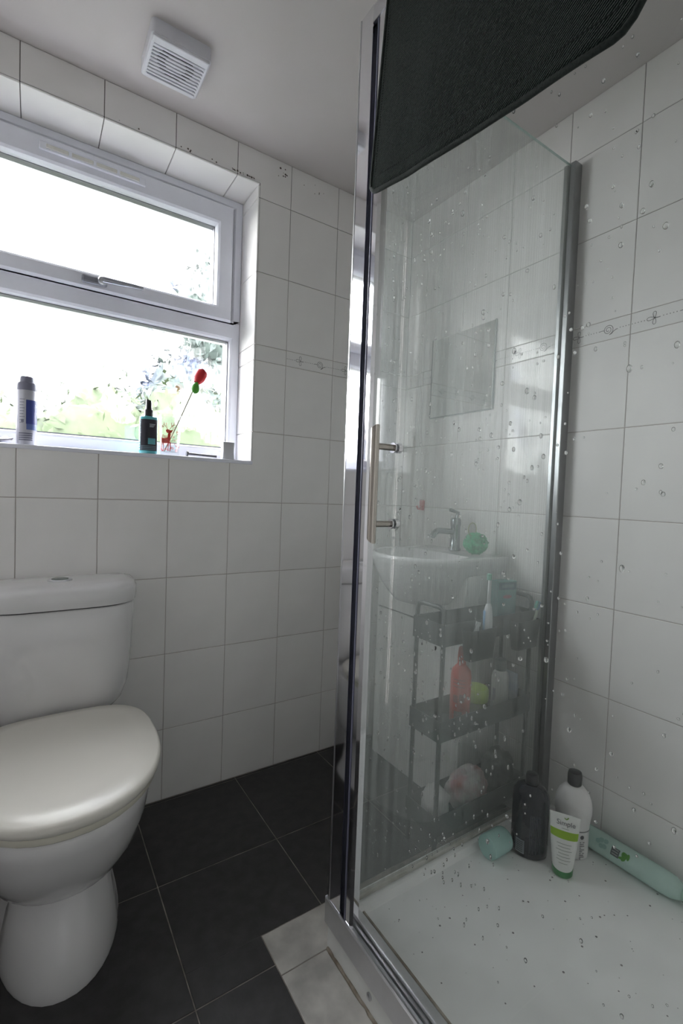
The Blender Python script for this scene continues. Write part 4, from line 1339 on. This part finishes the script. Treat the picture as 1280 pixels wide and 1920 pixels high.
# bottom shelf: two bags
def crumple(name, label, loc, rx, ry, rz, mat, seed):
    o = thing(name, loc, label, 'bag')
    bm = B()
    bmesh.ops.create_icosphere(bm, subdivisions=4, radius=1)
    for v in bm.verts:
        n = v.co.normalized()
        d = 1 + .22*noise.noise(n*2.2+Vector((seed, 0, 0))) + .10*abs(noise.noise(n*6+Vector((0, seed, 0))))
        v.co = Vector((n.x*rx*d, n.y*ry*d, max(-.82*rz, n.z*rz*d)+.82*rz))
    obj('bag_skin', bm, mat, o, smooth=True)
    bm = B()
    pts = [(rx*.25*math.cos(a), ry*.2*math.sin(a), 1.62*rz+.012*math.sin(2*a+seed)) for a in [2*PI*i/12 for i in range(13)]]
    add_tube(bm, pts, .006, 6)
    obj('gathered_neck', bm, mat, o, smooth=True)
    return o
crumple('plastic_bag', 'red and white crumpled plastic bag on the trolley bottom shelf', (-.235, -.630, .1085), .072, .042, .058, plain('bag_red', (0.50, 0.12, 0.13), 0.35, scale=14, col2=(0.70, 0.66, 0.66)), 1.7)
crumple('white_bag', 'white crumpled bag at the left end of the trolley bottom shelf', (-.365, -.628, .1085), .038, .040, .050, plain('bag_white', (0.62, 0.60, 0.60), 0.4, scale=20), 5.1)
crumple('dark_bag', 'dark bundle at the right end of the trolley bottom shelf', (-.095, -.630, .1085), .058, .042, .070, plain('bag_dark', (0.025, 0.028, 0.030), 0.6, scale=20), 8.3)

# ================================================================== THINGS ON THE WINDOW SILL
SZ = WZ0
# deodorant can
t = thing('deodorant_can', (-1.357, .034, SZ), 'grey deodorant can with a blue panel on the sill', 'spray can', rotz=.20)
obj('can', lathe([(.022, 0), (.0245, .003), (.0245, .148), (.0235, .152)], seg=30), plain('can_silver', (0.50, 0.50, 0.56), 0.35, metal=0.3), t, smooth=True, angle=40)
obj('cap', lathe([(.0240, .151), (.0245, .153), (.0245, .166), (.0225, .172), (.0185, .174), (.0175, .186), (.0155, .190), (.008, .1905)], seg=28), plain('cap_slate', (0.20, 0.20, 0.27), 0.4), t, smooth=True, angle=40)
wd = lambda u, v: (.0248*math.sin(u/.0245), -.0248*math.cos(u/.0245), v)
bm = B(); add_patch(bm, -.006, .030, .058, .124, wd, 10)
lb = obj('blue_panel', bm, plain('panel_blue', (0.03, 0.05, 0.24), 0.4), t)
bm = B(); add_patch(bm, -.005, .029, .042, .058, wd, 10)
obj('blue_strip', bm, plain('panel_blue2', (0.10, 0.15, 0.38), 0.4), t)
bm = B()
for k in range(4): add_patch(bm, -.024, .010, .012+k*.006, .015+k*.006, wd, 8)
for k in range(9): add_patch(bm, -.022, -.012+(k % 3)*.0015, .060+k*.008, .0615+k*.008, wd, 4)
add_patch(bm, -.018, -.011, .062, .070, lambda u, v: tuple(Vector(wd(u, v))*1.0), 3)
obj('small_print', bm, plain('can_print', (0.16, 0.16, 0.22), 0.5), t)
# foil sachet at the left
t = thing('foil_sachet', (-1.446, .032, SZ), 'crumpled white and dark foil sachet lying at the left of the sill', 'sachet', rotz=.4)
bm = B()
bmesh.ops.create_grid(bm, x_segments=14, y_segments=10, size=1)
for v in bm.verts:
    x, y = v.co.x, v.co.y
    v.co = Vector((x*.052, y*.028, .010+.010*noise.noise(Vector((x*1.6, y*1.6, 2)))+.010*(x > .3)*(x-.3)))
bmesh.ops.solidify(bm, geom=bm.faces[:], thickness=.004)
obj('foil', bm, plain('foil_white', (0.62, 0.60, 0.66), 0.25, metal=0.3, scale=25, col2=(0.12, 0.10, 0.18)), t, smooth=True)
obj('torn_corner', bx(.045, .056, -.02, .02, .010, .013, bev=.001), plain('foil_edge', (0.7, 0.7, 0.72), 0.3), t)
# spray bottle
t = thing('spray_bottle', (-1.036, .030, SZ), 'black and teal spray bottle on the sill left of the tumbler', 'spray bottle', rotz=math.radians(-12))
obj('body', lathe([(.024, 0), (.0265, .003), (.0268, .012), (.0268, .112), (.0255, .1165), (.017, .119), (.013, .120)], seg=32, sy=.72), plain('bottle_teal', (0.10, 0.42, 0.46), 0.15, var=0.05), t, smooth=True, angle=45)
ws = lambda u, v, o=.0004: ((.0268+o)*math.sin(u/.0268), -(.0268*.72+o)*math.cos(u/.0268), v)
bm = B(); add_patch(bm, -.026, .034, .010, .108, ws, 18)
lb = obj('label', bm, plain('label_black', (0.012, 0.012, 0.022), 0.3), t, smooth=True)
bm = B(); add_patch(bm, .000, .024, .030, .049, lambda u, v: ws(u, v, .0009), 8)
obj('teal_panel', bm, plain('panel_teal', (0.12, 0.42, 0.48), 0.4), lb)
bm = B()
for k in range(12): add_patch(bm, -.033, -.027, .012+k*.008, .0165+k*.008, lambda u, v: ws(u, v, .0008), 2)
for k in range(3): add_patch(bm, .004, .022-(k*.003), .092-k*.004, .0935-k*.004, lambda u, v: ws(u, v, .0009), 4)
obj('side_print', bm, plain('print_white', (0.62, 0.70, 0.72), 0.5), lb)
bm = B()
for k in range(3): add_patch(bm, -.022, .026, .013+k*.005, .0155+k*.005, lambda u, v: ws(u, v, .0009), 8)
obj('foot_print', bm, plain('print_slate', (0.13, 0.20, 0.24), 0.5), lb)
bm = B()
add_lathe(bm, [(.0125, .119), (.0130, .121), (.0130, .139), (.0100, .142), (.0085, .160)], seg=20)
add_rings(bm, [[(.0085*math.cos(a), .0085*math.sin(a), .160) for a in [2*PI*i/16 for i in range(16)]], [(.0080*math.cos(a)-.0005, .0085*math.sin(a)-.002, .170-.25*.008*math.cos(a)) for a in [2*PI*i/16 for i in range(16)]]])
obj('spray_head', bm, plain('head_black', (0.010, 0.008, 0.012), 0.35), t, smooth=True, angle=40)
# tumbler with printed deer
t = thing('tumbler', (-.968, .034, SZ), 'clear drinking glass printed with red deer, holding an artificial rose', 'glass')
def tr_(z): return .0275 + (.0355-.0275)*z/.130
bm = B()
seg = 36
outer = [(tr_(z), z) for z in (0, .02, .06, .10, .130)]
inner = [(tr_(z)-.0022, z) for z in (.130, .10, .06, .02, .012)]
add_lathe(bm, outer+inner, seg=seg)
obj('glass_wall', bm, M['tumbler'], t, smooth=True, angle=50)
fa = math.atan2(-1.5624-.034, -1.3392+.968)    # side turned to the camera
def wt(u, v, off=.0005):
    r = tr_(v)
    return ((r+off)*math.cos(fa+u/r), (r+off)*math.sin(fa+u/r), v)
redp = plain('deer_red', (0.80, 0.045, 0.025), 0.4)
bm = B()
def poly2(pts, ox=0, oz=0, s=1.0):
    bm.faces.new([bm.verts.new(wt(ox+x*s, oz+z*s)) for x, z in pts])
dx, dz = -.0125, .012
# body, neck and head, legs
poly2([(-.016, .030), (-.013, .026), (.006, .026), (.012, .032), (.013, .042), (.006, .043), (-.010, .042), (-.017, .044), (-.019, .040)], dx, dz)
poly2([(.004, .040), (.013, .036), (.014, .056), (.010, .060), (.006, .056)], dx, dz)
poly2([(.004, .058), (.000, .063), (-.001, .068), (.006, .070), (.012, .067), (.021, .069), (.019, .064), (.014, .058)], dx, dz)
for x0_, k in ((-.016, -.002), (-.011, .001), (.006, -.001), (.010, .002)):
    poly2([(x0_, .030), (x0_+.004, .030), (x0_+.003+k, .012), (x0_+.003+k*.5, .001), (x0_+.000+k*.5, .001), (x0_+.001+k, .012)], dx, dz)
obj('deer_print', bm, redp, t)
bm = B()
rq = random.Random(3)
def squiggle(u, v, s, sides=(0,)):
    pts = [(u+s*math.cos(a)*(.3+.7*i/9), v+s*math.sin(a)*(.3+.7*i/9)) for i, a in enumerate([k*.75 for k in range(10)])]
    add_stroke(bm, pts, .0013, wt)
# antlers
for s in (-1, 1):
    add_stroke(bm, [(dx+.008+s*.002, dz+.068), (dx+.008+s*.008, dz+.078), (dx+.008+s*.014, dz+.082), (dx+.008+s*.016, dz+.092)], .0014, wt)
    add_stroke(bm, [(dx+.008+s*.009, dz+.079), (dx+.008+s*.007, dz+.090)], .0013, wt)
    add_stroke(bm, [(dx+.008+s*.014, dz+.083), (dx+.008+s*.020, dz+.086)], .0012, wt)
for k in range(46):
    u = rq.uniform(.014, .19); v = rq.uniform(.016, .100)
    squiggle(u, v, rq.uniform(.003, .0055))
    if k % 3 == 0: add_disc(bm, u+.004, v-.004, rq.uniform(.0012, .0026), wt, 7)
for k in range(8): add_disc(bm, rq.uniform(-.034, .014), rq.uniform(.088, .104), .0012, wt, 6)
obj('scroll_print', bm, plain('scroll_red', (0.75, 0.08, 0.07), 0.4), t)
# rose
t = thing('artificial_rose', (-.985, .036, SZ+.013), 'artificial red rose with a green leaf leaning out of the tumbler', 'flower')
stem = [(0, 0, 0), (.045, -.002, .105), (.088, -.004, .212), (.100, -.004, .240)]
obj('stem', tube(stem, .0018, 8), plain('stem_wire', (0.24, 0.20, 0.14), 0.5), t, smooth=True)
ax = Vector((.45, 0, .89)).normalized()
base = Vector((.098, -.004, .236))
q = ax.to_track_quat('Z', 'Y').to_matrix()
bm = B()
for ring_i, (r0, n_, hgt, tw_) in enumerate(((.0185, 4, .043, 0), (.0145, 3, .046, .5), (.008, 3, .047, 1.1))):
    for k in range(n_):
        ac = 2*PI*k/n_ + tw_
        g = []
        for j in range(7):
            tt = j/6
            row = []
            for i in range(7):
                a = ac + (i/6-.5)*(2*PI/n_)*1.25
                rad = r0*(math.sin(PI*(.15+.62*tt))**.8)*(1 + .10*(tt > .8))
                tip = .004*(1-abs(i/6-.5)*2)*(tt > .9)
                p = Vector((rad*math.cos(a), rad*math.sin(a), hgt*tt+tip))
                row.append(bm.verts.new(base + q @ p))
            g.append(row)
        for j in range(6):
            for i in range(6): bm.faces.new((g[j][i], g[j][i+1], g[j+1][i+1], g[j+1][i]))
obj('petals', bm, plain('rose_red', (0.62, 0.012, 0.018), 0.55, var=0.2), t, smooth=True)
bm = B()
lc = Vector((.092, -.012, .212))
side = Vector((.80, -.1, -.30)).normalized(); up = Vector((.20, -.05, .95)).normalized()
g = []
for j in range(11):
    tt = j/10
    wdt = .0130*math.sin(PI*tt**.75)**.85
    row = []
    for i in range(7):
        s = (i/6-.5)*2
        row.append(bm.verts.new(lc + up*(.042*(tt-.35)) + side*wdt*s + Vector((0, -.006, 0))*(1-s*s)*math.sin(PI*tt)))
    g.append(row)
for j in range(10):
    for i in range(6): bm.faces.new((g[j][i], g[j][i+1], g[j+1][i+1], g[j+1][i]))
bmesh.ops.remove_doubles(bm, verts=bm.verts, dist=1e-6)
bmesh.ops.solidify(bm, geom=bm.faces[:], thickness=.0008)
obj('leaf', bm, plain('rose_leaf', (0.08, 0.36, 0.03), 0.5, var=0.2), t, smooth=True)
# metal bracket rod
t = thing('metal_peg', (-.865, .018, SZ+.004), 'short dark metal rod with a round head lying on the sill', 'rod')
obj('rod', tube([(-.050, .002, .006), (.046, -.004, .003)], .0042, 12), plain('dark_steel', (0.18, 0.18, 0.20), 0.3, metal=1.0), t, smooth=True, angle=40)
obj('head', tube([(-.0535, .002, .0065), (-.048, .002, .006)], .0085, 18), M['dark_steel'], t, smooth=True, angle=40)
# grey plastic cap
t = thing('bottle_top', (-.775, .030, SZ), 'small grey tapered plastic bottle top at the right end of the sill', 'bottle top')
bm = B()
add_rings(bm, [rrect(.0215, .014, .003, 0, 3), rrect(.0205, .013, .003, .012, 3), rrect(.0190, .012, .003, .030, 3), rrect(.0205, .013, .003, .060, 3), rrect(.0185, .011, .003, .061, 3)])
obj('cap_body', bm, plain('cap_grey', (0.50, 0.50, 0.52), 0.35), t, smooth=True, angle=40)
obj('cap_base', (lambda b: add_rings(b, [rrect(.024, .016, .003, 0, 3), rrect(.024, .016, .003, .003, 3)]))(B()), M['cap_grey'], t)

# fine print is too small to pick apart
for o in bpy.data.objects:
    if o.parent and o.name.split('.')[0] in ('small_print', 'print', 'side_print', 'foot_print', 'scroll_print', 'label_print', 'band_print', 'leaf_print', 'flower_print', 'leaf_mark', 'stripes', 'deer_print'):
        o['kind'] = 'stuff'
